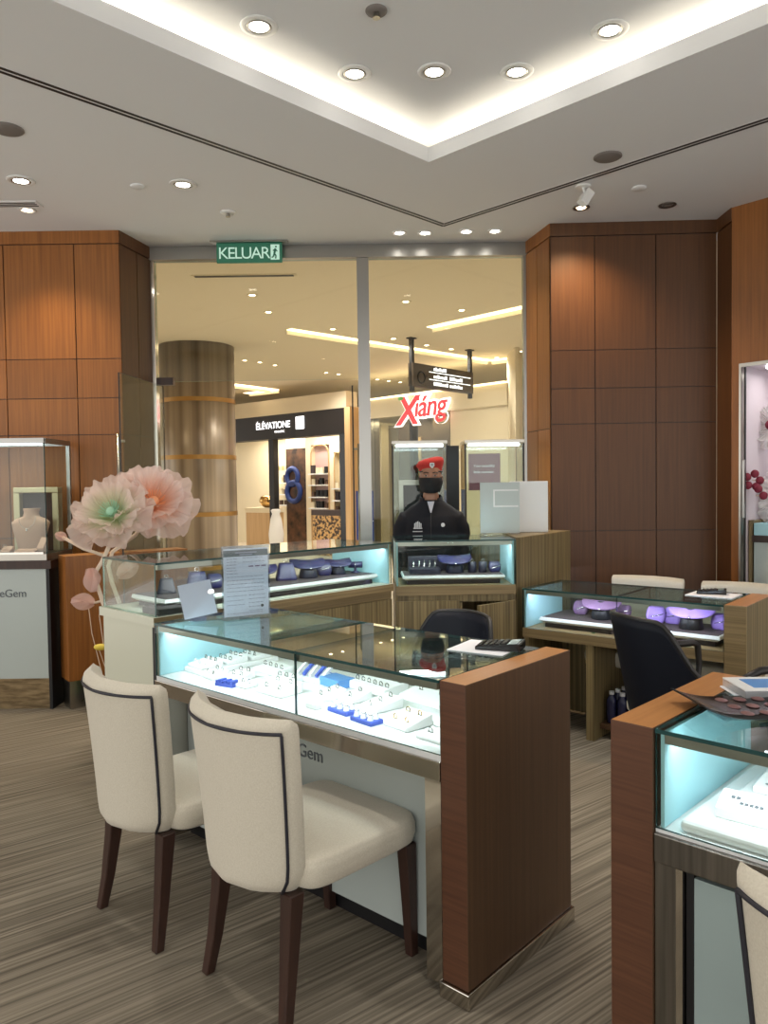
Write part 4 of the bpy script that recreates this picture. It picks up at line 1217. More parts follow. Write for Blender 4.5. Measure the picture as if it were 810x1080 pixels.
# ------------------------------------------------------------ bracelet trays
t = thing('display_platform', 'white padded platform in the bracelet counter', 'display platform', W(GO, GA, .62, .20, .724), GA)
MB().box(-.57, .57, -.18, .36, 0, .030).build('slab', 'white_leather', t, bevel=.012, seg=3)
o = MB().box(-.53, .53, -.14, .17, 0, .022).build('tray_board', 'white_leather', None, bevel=.004); put(o, GO, GA, .64, .36, .7545); tag(o, 'raised white board carrying the bracelet trays', 'display board')
BZ = .777
def bracelet_tray(label, bl, x, y, w, d, n):
    t = thing('bracelet_tray', label, 'jewellery tray', W(GO, GA, x, y, BZ), GA)
    wedge(w, d, .016, .030).build('cushion', 'white_leather', t, bevel=.004)
    for k in range(n):
        py = -d/2+d*(k+.6)/n; zz = .016+.014*(py+d/2)/d
        b = thing('bracelet', bl, 'bracelet', W(W(GO, GA, x, y)[:2], GA, 0, py, BZ+zz+.002), GA, 'bracelets on '+label[:50])
        MB().tube([(-w*.42+w*.84*i/8, .003*math.sin(i*1.9+k), 0) for i in range(9)], .0016, 6).build('chain', 'silver_jewel', b, smooth=True)
        for i in range(4):
            o = torus_bm(.0085, .002, 12, 6).build('link', 'silver_jewel', b, smooth=True); o.location = (-w*.36+w*.24*i, .0, .001)
bracelet_tray('white bracelet tray at the front of the board, left part', 'silver chain bracelet on the left front tray', .29, .295, .30, .11, 3)
bracelet_tray('white bracelet tray behind the left front one', 'silver chain bracelet on the left back tray', .29, .425, .30, .11, 3)
bracelet_tray('white bracelet tray at the front of the board, right part', 'silver chain bracelet on the right front tray', .66, .295, .30, .11, 3)
bracelet_tray('white bracelet tray behind the right front one', 'silver chain bracelet on the right back tray', .66, .425, .30, .11, 3)
t = thing('price_block', 'white slanted block with small printed characters before the bracelet trays', 'display block', W(GO, GA, .165, .125, .7545), GA+4)
wedge(.12, .07, .026, .05).build('body', 'white_leather', t, bevel=.002)
m = MB(); m.T = Matrix.Translation((0, 0, .0385)) @ Matrix.Rotation(math.atan2(.024, .07), 4, 'X')
for k in range(2): m.box(-.035+k*.012, -.026+k*.012, .004, .014, 0, .001)
for k in range(5): m.box(-.012+k*.011, -.004+k*.011, -.012, -.003, 0, .001)
m.build('lettering', 'grey_ink', t)

# ------------------------------------------------------------ velvet displays
def slab_tray(label, O, A, x, y, z, w, d, h=.03, rz=0, top='dark_brown_pad', tier=True):
    t = thing('display_tray', label, 'display tray', W(O, A, x, y, z), A+rz)
    if tier: MB().box(-w/2+.03, w/2-.03, -d/2+.02, d/2-.02, 0, .027).build('dark_base', 'dark_brown_pad', t, bevel=.002); z0 = .0275
    else: z0 = 0
    m = MB(); e = .02
    m.add([(-w/2+e, -d/2+e, z0), (w/2-e, -d/2+e, z0), (w/2-e, d/2-e, z0), (-w/2+e, d/2-e, z0), (-w/2, -d/2, z0+h*.45), (w/2, -d/2, z0+h*.45), (w/2, d/2, z0+h*.45), (-w/2, d/2, z0+h*.45),
           (-w/2+.004, -d/2+.004, z0+h), (w/2-.004, -d/2+.004, z0+h), (w/2-.004, d/2-.004, z0+h), (-w/2+.004, d/2-.004, z0+h)],
          [(0, 3, 2, 1), (0, 1, 5, 4), (1, 2, 6, 5), (2, 3, 7, 6), (3, 0, 4, 7), (4, 5, 9, 8), (5, 6, 10, 9), (6, 7, 11, 10), (7, 4, 8, 11), (8, 9, 10, 11)])
    m.build('rim', 'white_lacquer', t)
    MB().box(-w/2+.012, w/2-.012, -d/2+.012, d/2-.012, z0+h+.0003, z0+h+.003).build('velvet_top', top, t)
    return z+z0+h+.0035
def collar_stand(label, O, A, x, y, z, mt, s=1, rz=0, base='navy_velvet_dark', jewel=True):
    """crescent necklace stand: a drooping collar on a dark base"""
    t = thing('collar_stand', label, 'jewellery stand', W(O, A, x, y, z), A+rz)
    MB().lathe([(.046*s, 0), (.048*s, .004), (.040*s, .040*s), (.024*s, .082*s), (.018*s, .084*s)], 20).build('base', base, t, smooth=True)
    def fn(u, v):
        a = -(-PI*.08+PI*1.16*u)
        sid = abs(2*u-1)
        r = (.026+.050*v)*s
        z = (.088-.040*v**1.2*(1-.75*sid**2)+.014*v*sid**3)*s
        return (r*math.cos(a)*1.18, r*math.sin(a)*.9+.016*s, z)
    MB().grid(fn, 28, 8).build('collar', mt, t, smooth=True, solid=.006)
    if jewel:
        n = thing('pendant_necklace', 'fine necklace on the '+label, 'necklace', W(O, A, x, y, z), A+rz)
        MB().tube([fn(.15+.7*i/14, .55+.35*math.sin(PI*i/14)) for i in range(15)], .0024, 5).build('chain', 'silver_jewel', n, smooth=True)
        p = fn(.5, .95); MB().ball((p[0], p[1]-.004, p[2]), .006, 8, 6).build('pendant', 'silver_jewel', n, smooth=True)
    return t
def bust_stand(label, O, A, x, y, z, mt, s=1, rz=0):
    t = thing('earring_stand', label, 'jewellery stand', W(O, A, x, y, z), A+rz)
    m = MB(); m.grid(lambda u, v: ((.058-.020*v)*s*sgnpow(math.cos(2*PI*u), .4)*(1 if .06 < v < .94 else .93), (.036-.012*v)*s*sgnpow(math.sin(2*PI*u), .4)*(1 if .06 < v < .94 else .9)+.012*v*s, .09*v*s), 24, 14, True)
    m.add([(.036*s*sgnpow(math.cos(2*PI*i/16), .4), .021*s*sgnpow(math.sin(2*PI*i/16), .4)+.012*s, .0898*s) for i in range(16)], [tuple(range(16))])
    m.build('body', mt, t, smooth=True)
    o = torus_bm(.010*s, .0022, 14, 6).build('earring', 'silver_jewel', None, smooth=True)
    c = W(W(O, A, x, y)[:2], A+rz, 0, .012*s, z+.09*s+.011*s); o.location = c; o.rotation_euler = (PI/2, 0, rad(20)); tag(o, 'silver earring on the '+label, 'earring')
    return t
def pillow(label, O, A, x, y, z, mt, s=1, rz=0, band=True, h=.075):
    t = thing('bracelet_pillow', label, 'jewellery pillow', W(O, A, x, y, z), A+rz)
    m = MB(); m.grid(lambda u, v: (.045*s*sgnpow(math.cos(2*PI*u), .4)*math.sin(PI*(.06+.88*v))**.22, (.03*sgnpow(math.sin(2*PI*u), .45)*math.sin(PI*(.06+.88*v))**.22)*s+.018*v*s, h*s*v), 28, 14, True)
    m.add([(.030*sgnpow(math.cos(2*PI*i/12), .4)*s, .020*sgnpow(math.sin(2*PI*i/12), .45)*s+.018*s, h*s*.998) for i in range(12)], [tuple(range(12))])
    m.build('cushion', mt, t, smooth=True)
    if band:
        o = thing('bracelet', 'silver bracelet around the '+label, 'bracelet', W(O, A, x, y, z), A+rz)
        MB().tube([(.048*s*math.cos(2*PI*k/20), .034*s*math.sin(2*PI*k/20)+.009*s, h*s*.5+.012*s*math.cos(2*PI*k/20)) for k in range(20)], .0028, 6, closed=True).build('band', 'silver_jewel', o, smooth=True)
    return t
def roll(label, O, A, x, y, z, mt, s=1, rz=0):
    t = thing('bangle_roll', label, 'jewellery stand', W(O, A, x, y, z), A+rz)
    MB().lathe([(.03*s, 0), (.03*s, .006), (.01*s, .012), (.01*s, .04*s)], 16).build('foot', mt, t, smooth=True)
    m = MB(); m.T = Matrix.Translation((0, 0, .055*s)) @ Matrix.Rotation(PI/2, 4, 'Y'); m.lathe([(.014*s, -.05*s), (.022*s, -.048*s), (.022*s, .048*s), (.014*s, .05*s)], 18); m.build('bar', mt, t, smooth=True)
    o = thing('bangle', 'silver bangle on the '+label, 'bangle', W(O, A, x, y, z+.055*s), A+rz)
    b = torus_bm(.025*s, .0025, 20, 6).build('hoop', 'silver_jewel', o, smooth=True); b.rotation_euler = (0, PI/2, 0)
    return t
# tall left counter
z = slab_tray('small white edged tray at the left end of the tall counter', TO, TA, .36, .28, .9445, .50, .34)
bust_stand('small navy stand at the left end of the tall counter', TO, TA, .235, .31, z, 'navy_velvet_dark', .85, -30)
bust_stand('larger navy stand next to the paper holder', TO, TA, .40, .28, z, 'navy_velvet', 1.1, -30)
pillow('navy pillow behind the tilted paper holder', TO, TA, .52, .30, z, 'navy_velvet', 1, -20)
z = slab_tray('long white edged tray at the right of the tall counter', TO, TA, 1.13, .25, .9445, .86, .34)
collar_stand('navy collar stand left of the notice holder', TO, TA, .80, .26, z, 'navy_velvet', 1.1, -25)
bust_stand('navy stand just right of the notice holder', TO, TA, .99, .27, z, 'navy_velvet', 1.1, -30)
collar_stand('broad navy collar stand in the middle of the long tray', TO, TA, 1.14, .25, z, 'navy_velvet', 1.2, -25)
pillow('navy pillow right of the broad collar stand', TO, TA, 1.28, .27, z, 'navy_velvet', 1.1, -20)
collar_stand('tall navy collar stand towards the right of the long tray', TO, TA, 1.38, .25, z, 'navy_velvet', 1.0, -25)
roll('navy bangle roll at the right end of the long tray', TO, TA, 1.50, .22, z, 'navy_velvet', .9, -45)
o = MB().box(-.13, .13, -.1, .1, 0, .03).build('display_block', 'dark_brown_pad', None, bevel=.003); put(o, TO, TA, .08+.05, .20, .9445, 0); o.scale = (.7, 1, 1); o.location = W(TO, TA, .105, .10, .9445); o.scale = (.6, .8, 1)
tag(o, 'flat dark plinth block in the front left corner of the tall counter', 'display block')
# centre counter
z = slab_tray('wide white edged tray in the central counter', CO, CA, .38, .22, .9115, .66, .30, .028)
t = thing('bangle_tray', 'dark purple tray of bangles at the left of the central counter', 'jewellery tray', W(CO, CA, .20, .21, z), CA)
MB().box(-.10, .10, -.07, .07, 0, .035).build('box', 'navy_velvet_dark', t, bevel=.003)
for k in range(5):
    b = thing('bangle', 'silver bangle standing in the dark purple tray', 'bangle', W(CO, CA, .20-.07+k*.035, .21, z+.052), CA, 'bangles in the purple tray')
    o = torus_bm(.03, .003, 20, 6).build('hoop', 'silver_jewel', b, smooth=True); o.rotation_euler = (0, PI/2, 0)
collar_stand('big purple collar stand in the middle of the central counter', CO, CA, .40, .20, z, 'navy_velvet', 1.25)
for k, (x, lab) in enumerate(((.515, 'left dark cylinder with ring in the central counter'), (.585, 'right dark cylinder with ring in the central counter'))):
    o = MB().lathe([(.026, 0), (.028, .003), (.028, .066), (.024, .07)], 20).build('ring_cylinder', 'navy_velvet_dark', None, smooth=True); put(o, CO, CA, x, .20, z); tag(o, lab, 'ring stand')
    r = bpy.data.objects.new('ring', ME_RING); COL.objects.link(r); r.location = W(CO, CA, x, .20, z+.079); r.rotation_euler = (PI/2, 0, .2); tag(r, 'silver ring on the '+lab[:60], 'ring')
pillow('round purple pillow at the right of the central counter', CO, CA, .665, .21, z, 'navy_velvet', .9)
o = MB().box(-.20, .20, -.03, .03, 0, .10).build('display_riser', 'navy_velvet_dark', None, bevel=.003); put(o, CO, CA, .28, .34, z-.0+.0); o.location.z = z; o.scale = (.9, .6, 1); tag(o, 'dark riser bar behind the bangles in the central counter', 'display block')
# desk counter
z = slab_tray('white edged tray in the left half of the desk counter', DO, DA, .32, .27, .6385, .50, .36, .034)
pillow('mauve pillow at the left of the desk counter', DO, DA, .24, .33, z, 'mauve_velvet', 1.1, 10)
pillow('mauve pillow leaning behind the left collar stand', DO, DA, .36, .38, z, 'mauve_velvet', 1.2, -10)
collar_stand('mauve collar stand in the left half of the desk counter', DO, DA, .42, .24, z, 'mauve_velvet', 1.35, 15, 'black')
pillow('mauve pillow right beside the left collar stand', DO, DA, .51, .36, z, 'mauve_velvet', 1.0, 0)
z = slab_tray('white edged tray in the right half of the desk counter', DO, DA, .91, .27, .6385, .52, .36, .034)
pillow('lilac pillow with bracelet at the left of the right tray', DO, DA, .74, .30, z, 'lilac_velvet', 1.25, 15)
pillow('lilac pillow with bracelet, second on the right tray', DO, DA, .83, .34, z, 'lilac_velvet', 1.25, -5)
collar_stand('big lilac collar stand with black base on the right tray', DO, DA, .97, .23, z, 'lilac_velvet', 1.45, 10, 'black')
pillow('lilac pillow close to the wood end panel of the desk', DO, DA, 1.11, .30, z, 'lilac_velvet', 1.15, 0)
pillow('mauve pillow at the back between the lilac displays', DO, DA, .92, .40, z, 'mauve_velvet', 1.0, 0)
o = torus_bm(.010, .0022, 12, 6).build('security_tag', 'leaf_green', None, smooth=True); put(o, DO, DA, .44, .08, .6415); tag(o, 'tiny green tag lying in front of the left desk tray', 'tag')
# water bottles under the desk
ME_BB = MB().lathe([(.028, 0), (.031, .006), (.031, .13), (.028, .145), (.013, .168), (.013, .172)], 20)
ME_BB.smooth = [True]*len(ME_BB.f); ME_BB = ME_BB.mesh('body', 'bottle_body')
ME_BC = MB().cyl((0, 0), .0155, .0155, .1725, .192, 16).mesh('cap', 'bottle_cap')
for i in range(5):
    for j in range(3):
        b = thing('water_bottle', 'small water bottle with white cap on the shelf under the desk counter', 'bottle', W(DO, DA, .52+i*.068+.01*j, .16+j*.07, .0905), 0, 'water bottles under the desk')
        for nm, me in (('body', ME_BB), ('cap', ME_BC)):
            o = bpy.data.objects.new(nm, me); COL.objects.link(o); o.parent = b

# ------------------------------------------------------------ big organza flowers
def petal_mesh(name, R, wid, cup, seed, mt, curl=.25):
    rnd = random.Random(seed); ph = [rnd.uniform(0, 6.28) for _ in range(4)]
    def fn(u, v):
        s = u*2-1
        r = R*(.05+.95*v)*(1-.16*abs(s)**3+.07*math.sin(3*s+ph[3]))
        a = s*wid*(.30+.70*v**.7)
        z = cup*R*v**1.3-curl*R*max(0, v-.6)**1.2+R*.11*v**1.6*(math.sin(5.5*s+ph[0])+.6*math.sin(11*s+ph[1]+3*v))+.01*math.sin(22*s+ph[2])*v
        return (r*math.cos(a), r*math.sin(a), z)
    m = MB(); m.grid(fn, 34, 14); m.smooth = [True]*len(m.f)
    return m.mesh(name, mt)
def flower(label, c, nrm, R, mt, bead, stem, seed):
    t = thing('paper_flower', label, 'artificial flower', c, 0, 'large organza flowers')
    q = Vector(nrm).to_track_quat('Z', 'Y'); M = q.to_matrix().to_4x4()
    for ring_, (n, Rr, cup, off) in enumerate(((5, R*1.05, .22, 0), (5, R*.92, .55, .5), (4, R*.68, .95, .2))):
        for k in range(n):
            o = bpy.data.objects.new('petal', petal_mesh('petal', Rr, .92, cup, seed+ring_*10+k, mt)); COL.objects.link(o); o.parent = t
            o.matrix_local = M @ Matrix.Rotation(2*PI*(k+off)/n, 4, 'Z')
    b = MB().ball((0, 0, .05), R*.13, 16, 10).build('flower_centre', bead, t, smooth=True); b.matrix_local = M
    m = MB(); random.seed(seed)
    for k in range(26):
        a = 2*PI*k/26; r = R*random.uniform(.2, .28); m.tube([(r*.3*math.cos(a), r*.3*math.sin(a), .03), (r*math.cos(a), r*math.sin(a), .09)], .0025, 5)
    o = m.build('stamens', bead, t); o.matrix_local = M
    c = Vector(c)
    MB().tube([Vector(p)-c for p in stem], .0125, 10).build('stem', 'stem_cloth', t, smooth=True)
    return t
def leafbud(t, p, d, L, w, mt='organza_pink'):
    p = Vector(p)-t.location; q = Vector(d).normalized().to_track_quat('X', 'Z').to_matrix().to_4x4()
    m = MB(); m.grid(lambda u, v: (L*v, w*(2*u-1)*math.sin(PI*(.1+.85*v))**.8, .25*w*math.cos(5*u+4*v)), 12, 14); m.smooth = [True]*len(m.f)
    for a in (0, 1.57):
        o = bpy.data.objects.new('leaf', m.mesh('leaf', mt)); COL.objects.link(o); o.parent = t
        o.matrix_local = Matrix.Translation(p) @ q @ Matrix.Rotation(a, 4, 'X')
    return t
g = flower('large pale flower with green centre on a bent stem at left', (-1.575, 4.52, 1.385), (-.15, -.72, .62), .24, 'organza_green', 'mint_bead',
           [(-1.575, 4.54, 1.37), (-1.60, 4.56, 1.27), (-1.67, 4.55, 1.12), (-1.71, 4.53, 1.05), (-1.68, 4.52, .96), (-1.625, 4.50, .80), (-1.60, 4.49, .26)], 1)
leafbud(g, (-1.72, 4.50, 1.09), (.15, -.1, -1), .14, .055); leafbud(g, (-1.71, 4.52, .885), (-1, -.1, .12), .13, .05)
m = MB(); c = g.location
m.tube([Vector(p)-c for p in ((-1.645, 4.51, .90), (-1.70, 4.52, .885), (-1.745, 4.52, .885))], .007, 8)
m.tube([Vector(p)-c for p in ((-1.66, 4.55, 1.16), (-1.78, 4.56, 1.20), (-1.90, 4.56, 1.27))], .010, 8)
m.build('side_stem', 'stem_cloth', g, smooth=True)
leafbud(g, (-1.88, 4.56, 1.26), (-1, 0, .5), .07, .028)
h = flower('large pale pink flower with peach centre further right, behind the green one', (-1.415, 4.72, 1.445), (.35, -.62, .5), .25, 'organza_peach', 'peach_bead',
           [(-1.415, 4.74, 1.42), (-1.52, 4.72, 1.27), (-1.645, 4.66, 1.17), (-1.66, 4.63, 1.09), (-1.63, 4.60, .99), (-1.56, 4.55, .84), (-1.545, 4.52, .26)], 40)
leafbud(h, (-1.60, 4.62, 1.03), (.8, -.2, .45), .15, .05)
t = thing('flower_pot', 'round stone grey pot holding the two flower stems behind the tall counter', 'pot', (-1.57, 4.51, 0), 0)
MB().lathe([(.10, 0), (.13, .02), (.16, .24), (.165, .25), (.15, .255), (.145, .23)], 28).build('pot', 'terracotta', t, smooth=True)
MB().cyl((0, 0), .143, .143, .22, .232, 24).build('soil', 'leg_wood', t)
# low green plant by the wood half wall
t = thing('green_plant', 'low dark green leafy plant beside the steel foot of the wood half wall', 'plant', (-2.03, 5.36, 0), 0); t.scale = (.7, .7, .9)
MB().lathe([(.05, 0), (.075, .01), (.085, .09), (.075, .1)], 20).build('pot', 'black', t, smooth=True)
random.seed(5)
m = MB(); m.grid(lambda u, v: (.17*v, .035*(2*u-1)*math.sin(PI*(.06+.92*v)), .10*v-.14*v*v+.008*abs(2*u-1)), 7, 10); m.smooth = [True]*len(m.f); LM = m.mesh('leaf', 'leaf_green')
for k in range(16):
    o = bpy.data.objects.new('leaf', LM); COL.objects.link(o); o.parent = t; o.location = (0, 0, .10); o.rotation_euler = (random.uniform(-.3, .3), -random.uniform(-.1, 1.0), 2*PI*k/16)
    s = random.uniform(.7, 1.1); o.scale = (s, s, s)
t2 = thing('bud_twig', 'thin twigs with one yellow bud left of the tall counter', 'twig', (-1.80, 4.95, 0), 0)
m = MB()
m.tube([(0, 0, 0), (-.02, 0, .3), (-.10, .02, .62), (-.12, .03, .78)], .0025, 6); m.tube([(0, 0, 0), (.03, 0, .3), (-.02, 0, .55), (-.05, .02, .74)], .0025, 6); m.tube([(0, 0, 0), (.02, 0, .3), (-.05, 0, .52)], .0025, 6)
m.build('stems', 'stem_cloth', t2)
MB().ball((-.035, -.01, .535), (.045, .022, .022), 14, 10).build('bud', 'yellow', t2, smooth=True)
MB().lathe([(.04, 0), (.05, .01), (.045, .05), (.03, .055)], 16).build('base', 'terracotta', t2, smooth=True)

# ------------------------------------------------------------ display niche in the right wall
t = thing('display_niche', 'chrome framed wall niche with white paper flowers at the right edge', 'display niche', (A0.x, A0.y, 0), angA)
MB().box(.064, 2.58, .62, .64, .0, 2.385).build('back_panel', 'niche_back', t)
MB().box(.064, .074, .03, .619, 0, 2.385).build('side_panel', 'niche_back', t)
MB().box(2.57, 2.58, .03, .619, 0, 2.385).build('side_panel', 'niche_back', t)
MB().box(.064, 2.58, .03, .619, 2.37, 2.385).build('top_panel', 'niche_back', t)
m = MB(); m.box(.062, .078, -.02, .03, 0, 2.39); m.box(.078, 2.58, -.02, .03, 2.365, 2.39); m.build('chrome_frame', 'steel', t)
MB().box(.090, .10, .0, .015, 0, 2.364).build('door_edge', 'dark_metal', t)
MB().box(.086, .104, -.025, -.001, 1.28, 1.70).build('door_handle', 'mullion_steel', t, bevel=.004)
MB().box(.2, 2.4, .1, .12, 2.35, 2.365).build('light_strip', 'led_cold', t)
area(t, (1.2, .25, 2.34), 2.0, .1, 7, color=(1, .96, .92))
NO = (A0.x, A0.y)
def white_flower(label, x, y, z, R, seed):
    f = thing('paper_flower', label, 'artificial flower', W(NO, angA, x, y, z), 0, 'white flowers in the niche')
    M = Vector((-.75, -.62, .15)).to_track_quat('Z', 'Y').to_matrix().to_4x4()
    for rg, (n, Rr, cup, off) in enumerate(((6, R, .3, 0), (5, R*.75, .7, .5))):
        for k in range(n):
            o = bpy.data.objects.new('petal', petal_mesh('petal', Rr, .75, cup, seed+k+10*rg, 'organza_white')); COL.objects.link(o); o.parent = f; o.matrix_local = M @ Matrix.Rotation(2*PI*(k+off)/n, 4, 'Z')
    b = MB().ball((0, 0, .06), R*.22, 14, 10).build('flower_centre', 'red_paper', f, smooth=True); b.matrix_local = M
    a = Vector(W((0, 0), angA, 0, .62-y-.002, 0)); MB().tube([(0, 0, 0), a], .006, 6).build('stem', 'stem_cloth', f)
white_flower('white paper flower with dark red centre in the upper part of the niche', .15, .36, 1.95, .17, 3)
white_flower('white paper flower with dark red centre in the lower part of the niche', .24, .34, 1.42, .21, 23)
for k, (x, z, lab) in enumerate(((.125, 1.55, 'cluster of small dark red flowers beside the niche door edge'), (.15, 1.44, 'second small dark red flower below the cluster'))):
    f = thing('red_flower', lab, 'artificial flower', W(NO, angA, x, .07, z)); m = MB()
    for i in range(5 if k == 0 else 2): m.ball((.05*math.cos(i*1.3), .0, .05*math.sin(i*1.3)), (.032, .02, .03), 10, 7)
    m.build('petals', 'red_paper', f, smooth=True); a = Vector(W((0, 0), angA, 0, .548, 0)); MB().tube([(0, 0, 0), a], .005, 6).build('stem', 'stem_cloth', f)
t = thing('niche_cabinet', 'pale cream cabinet with glowing blue glass top inside the right niche', 'cabinet', W(NO, angA, .42, .30, 0), angA)
MB().box(-.30, .9, -.2, .2, 0, 1.10).build('body', 'frosted_panel', t); MB().box(-.31, .91, -.21, .21, 1.101, 1.15).build('worktop', 'leg_wood', t)
MB().box(-.30, .9, -.2, .2, 1.151, 1.24).build('glass_top', 'cyan_frost', t); MB().box(-.338, -.312, -.2, .2, 0, 1.26).build('end_post', 'zebra_wood', t)

# ------------------------------------------------------------ the guard
def remesh(parts_mb, name, mt, parent, voxel, smooth_it=4):
    o = parts_mb.build(name, mt)
    md = o.modifiers.new('Remesh', 'REMESH'); md.mode = 'VOXEL'; md.voxel_size = voxel; md.use_smooth_shade = True
    sm = o.modifiers.new('Smooth', 'SMOOTH'); sm.iterations = smooth_it; sm.factor = .5
    bpy.context.view_layer.update()
    dg = bpy.context.evaluated_depsgraph_get()
    me = bpy.data.meshes.new_from_object(o.evaluated_get(dg))
    o.modifiers.clear(); old = o.data; o.data = me; bpy.data.meshes.remove(old)
    if not me.materials: me.materials.append(MATS[mt])
    for p in me.polygons: p.use_smooth = True
    o.parent = parent
    return o
def loft(m, rings, n=28):
    vs = []; fs = []
    for (cx, cy, cz, rx, ry) in rings:
        for i in range(n):
            a = 2*PI*i/n; vs.append((cx+rx*sgnpow(math.cos(a), .9), cy+ry*sgnpow(math.sin(a), .9), cz))
    k = len(rings)
    for j in range(k-1):
        for i in range(n): fs.append((j*n+i, j*n+(i+1) % n, (j+1)*n+(i+1) % n, (j+1)*n+i))
    fs.append(tuple(range(n))[::-1]); fs.append(tuple(range((k-1)*n, k*n)))
    m.add(vs, fs)
G = thing('person', 'security guard in dark jacket, red beret and black face mask behind the central counter', 'person', (.345, 5.66, 0), -4)
m = MB()
# head: skull, jaw, neck (front is -y)
loft(m, [(0, .012, 1.38, .075, .065), (0, .010, 1.44, .060, .060), (0, .008, 1.485, .057, .060), (0, -.014, 1.502, .046, .072), (0, -.016, 1.520, .058, .080), (0, -.010, 1.55, .068, .090), (0, -.006, 1.585, .074, .096),
         (0, -.002, 1.62, .077, .100), (0, .002, 1.66, .077, .099), (0, .004, 1.69, .070, .090), (0, .004, 1.712, .055, .072), (0, .004, 1.726, .030, .04)])
m.ball((0, -.108, 1.575), (.016, .020, .022), 12, 8); m.ball((0, -.100, 1.600), (.011, .014, .026), 12, 8)
m.ball((0, -.094, 1.540), (.024, .010, .008), 12, 8)
for s in (-1, 1):
    m.ball((s*.079, .006, 1.595), (.010, .020, .032), 12, 8); m.ball((s*.034, -.090, 1.634), (.026, .012, .008), 12, 8)
loft(m, [(0, .01, .80, .15, .10), (0, .01, .95, .14, .10), (0, .01, 1.1, .15, .105), (0, .01, 1.25, .17, .11), (0, .01, 1.32, .15, .085), (0, .01, 1.40, .08, .06)])
for s in (-1, 1):
    m.tube([(s*.12, .01, 1.30), (s*.185, .015, 1.26), (s*.228, .03, 1.08), (s*.225, -.01, .92), (s*.218, -.05, .80)], [.040, .045, .042, .034, .026], 14)
    # palm and five bent fingers
    m.tube([(s*.218, -.052, .81), (s*.215, -.062, .76), (s*.213, -.068, .715)], [.026, .032, .028], 12)
    for k, L in enumerate((.062, .072, .068, .054)):
        y = -.095+k*.019; m.tube([(s*.213, y, .722), (s*.210, y, .722-L*.5), (s*.198, y+.002, .722-L*.9), (s*.184, y+.004, .722-L*1.1)], [.0095, .009, .0085, .007], 8)
    m.tube([(s*.210, -.088, .765), (s*.200, -.112, .735), (s*.190, -.118, .705)], [.011, .010, .008], 8)
    m.tube([(s*.085, .01, .82), (s*.095, 0, .5), (s*.1, .01, .12), (s*.1, .01, .06)], [.09, .062, .042, .04], 14)
    m.ball((s*.1, -.05, .045), (.042, .11, .035), 14, 8)
remesh(m, 'body', 'skin', G, .0065, 3)
for s in (-1, 1):
    e = MB().ball((s*.033, -.094, 1.616), (.012, .008, .0065), 12, 8).build('eye', 'eye_white', G, smooth=True)
    MB().ball((s*.033, -.101, 1.616), (.0058, .003, .0058), 10, 6).build('iris', 'hair', e, smooth=True)
    MB().tube([(s*.014, -.104, 1.634), (s*.034, -.106, 1.641), (s*.056, -.092, 1.634)], [.003, .0042, .0025], 6).build('eyebrow', 'hair', G, smooth=True)
# hair under the beret
m = MB(); loft(m, [(0, .030, 1.56, .068, .078), (0, .024, 1.60, .080, .086), (0, .018, 1.65, .081, .092), (0, .012, 1.69, .073, .09)]); m.build('hair', 'hair', G, smooth=True)
# mask
def mask_fn(u, v):
    a = -PI/2+(u*2-1)*1.30
    z = 1.497+.108*v
    bul = .012*math.sin(PI*v)+.022*math.exp(-((u-.5)/.10)**2)*max(0, v-.15)
    rx = .070+.014*min(1, v*1.5); ry = .092+.012*v
    return (math.cos(a)*(rx+bul*.3), -.008+math.sin(a)*(ry+bul), z-.008*math.cos((u*2-1)*2.2)*(1-v)+.004*math.sin(v*24))
k_ = MB().grid(mask_fn, 30, 16).build('face_mask', 'mask_cloth', G, smooth=True, solid=.003)
m = MB()
for s in (-1, 1):
    m.tube([mask_fn(.5+s*.5, .85), (s*.086, -.0, 1.612), (s*.089, .022, 1.60), (s*.085, .015, 1.565), mask_fn(.5+s*.5, .2)], .0022, 6)
m.build('ear_loop', 'mask_cloth', k_)
# beret
m = MB()
def beret_fn(u, v):
    a = 2*PI*u
    prof = [(.083, 1.645), (.086, 1.668), (.098, 1.695), (.102, 1.712), (.088, 1.735), (.055, 1.746), (.0, 1.748)]
    k = v*(len(prof)-1); i = min(int(k), len(prof)-2); q = k-i
    r = prof[i][0]*(1-q)+prof[i+1][0]*q; z = prof[i][1]*(1-q)+prof[i+1][1]*q
    sag = max(0, v-.2)
    x = r*math.cos(a)-.012*sag; y = .006+r*1.12*math.sin(a)
    z += .22*x*min(1, v*2.2)
    return (x, y, z)
m.grid(beret_fn, 40, 20, True); b = m.build('beret', 'beret_felt', G, smooth=True)
torus = MB(); torus.tube([(.0845*math.cos(2*PI*i/36), .006+.0965*math.sin(2*PI*i/36), 1.646) for i in range(36)], .0055, 8, closed=True); torus.build('beret_band', 'black', b, smooth=True)
bd = MB(); bd.T = Matrix.Translation((.012, -.1035, 1.690)) @ Matrix.Rotation(rad(14), 4, 'X')
bd.add([(-.016, 0, .018), (.016, 0, .018), (.017, 0, -.004), (.0, 0, -.022), (-.017, 0, -.004), (-.016, -.004, .018), (.016, -.004, .018), (.017, -.004, -.004), (0, -.004, -.022), (-.017, -.004, -.004)],
       [(0, 1, 2, 3, 4), (9, 8, 7, 6, 5), (0, 5, 6, 1), (1, 6, 7, 2), (2, 7, 8, 3), (3, 8, 9, 4), (4, 9, 5, 0)])
bb = bd.build('cap_badge', 'white_badge', b)
m = MB(); m.T = Matrix.Translation((.012, -.1085, 1.690)) @ Matrix.Rotation(rad(14), 4, 'X')
m.box(-.010, .010, -.0015, 0, .006, .010); m.box(-.0015, .0015, -.0015, 0, -.012, .012); m.box(-.009, -.005, -.0015, 0, -.006, .004); m.box(.005, .009, -.0015, 0, -.006, .004)
m.build('badge_mark', 'grey_ink', bb)
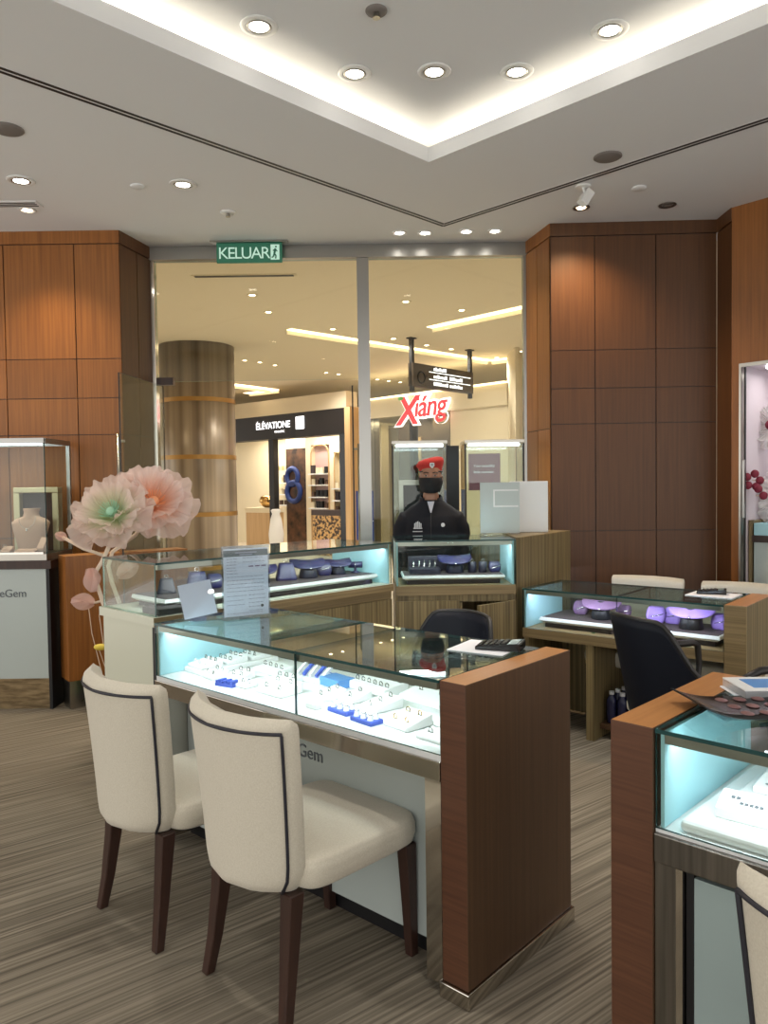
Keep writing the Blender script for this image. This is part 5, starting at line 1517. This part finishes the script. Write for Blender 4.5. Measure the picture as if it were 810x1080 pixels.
# jacket
m = MB()
loft(m, [(0, .01, .82, .185, .130), (0, .01, .95, .178, .128), (0, .01, 1.1, .190, .135), (0, .008, 1.25, .203, .137), (0, .01, 1.32, .205, .120), (0, .012, 1.36, .190, .098), (0, .012, 1.39, .155, .086), (0, .012, 1.42, .108, .080), (0, .012, 1.44, .085, .074)])
for s in (-1, 1):
    m.tube([(s*.12, .012, 1.315), (s*.178, .014, 1.298), (s*.212, .02, 1.23), (s*.240, .035, 1.09), (s*.234, -.005, .94), (s*.226, -.045, .83)], [.055, .074, .070, .060, .050, .044], 18)
J = remesh(m, 'jacket', 'jacket_cloth', G, .010, 3)
def collar(s):
    def fn(u, v):
        a = PI/2+s*(-.05+u*2.55)
        r = .074+.024*v-.004
        return (math.cos(a)*(r+.010*u), .010+math.sin(a)*(r+.012*v), 1.482+.016*(1-u)-.060*v-.045*v*u**2-.03*u)
    return MB().grid(fn, 18, 6).build('collar', 'jacket_cloth', J, smooth=True, solid=.006)
collar(1); collar(-1)
m = MB(); m.add([(-.026, -.085, 1.43), (.026, -.085, 1.43), (.004, -.128, 1.35), (-.004, -.128, 1.35), (-.02, -.06, 1.43), (.02, -.06, 1.43), (0, -.1, 1.35)], [(0, 3, 2, 1), (0, 1, 5, 4), (0, 4, 6, 3), (1, 2, 6, 5), (3, 6, 2), (4, 5, 6)])
m.build('shirt_front', 'shirt', G)
MB().tube([(0, -.128, 1.35), (0, -.140, 1.25), (0, -.138, 1.1), (0, -.131, .95), (0, -.131, .83)], .003, 6).build('zip', 'dark_metal', J)
m = MB()
for k, hh in enumerate((.030, .038, .044, .038, .030)): m.box(-.120+k*.011, -.113+k*.011, -.139+abs(k-2)*.0, -.122, 1.245, 1.245+hh)
m.box(-.126, -.064, -.139, -.122, 1.236, 1.243); m.box(-.132, -.062, -.139, -.120, 1.214, 1.219)
m.build('chest_emblem', 'white_badge', J)
m = MB(); m.T = Matrix.Translation((.085, -.125, 1.262)) @ Matrix.Rotation(PI/2, 4, 'X'); m.cyl((0, 0), .014, .014, -.006, .012, 18); m.build('round_badge', 'white_badge', J)
m = MB()
loft(m, [(0, .01, .80, .172, .122), (0, .01, .9, .165, .118)])
for s in (-1, 1): m.tube([(s*.085, .01, .86), (s*.095, 0, .5), (s*.1, .012, .10)], [.105, .080, .062], 16)
remesh(m, 'trousers', 'trouser_cloth', G, .012, 3)
for s in (-1, 1):
    m = MB(); m.ball((s*.1, -.045, .05), (.054, .14, .048), 16, 10); o = m.build('shoe', 'black_gloss', G, smooth=True)
    for v in o.data.vertices: v.co.z = max(v.co.z, .002)
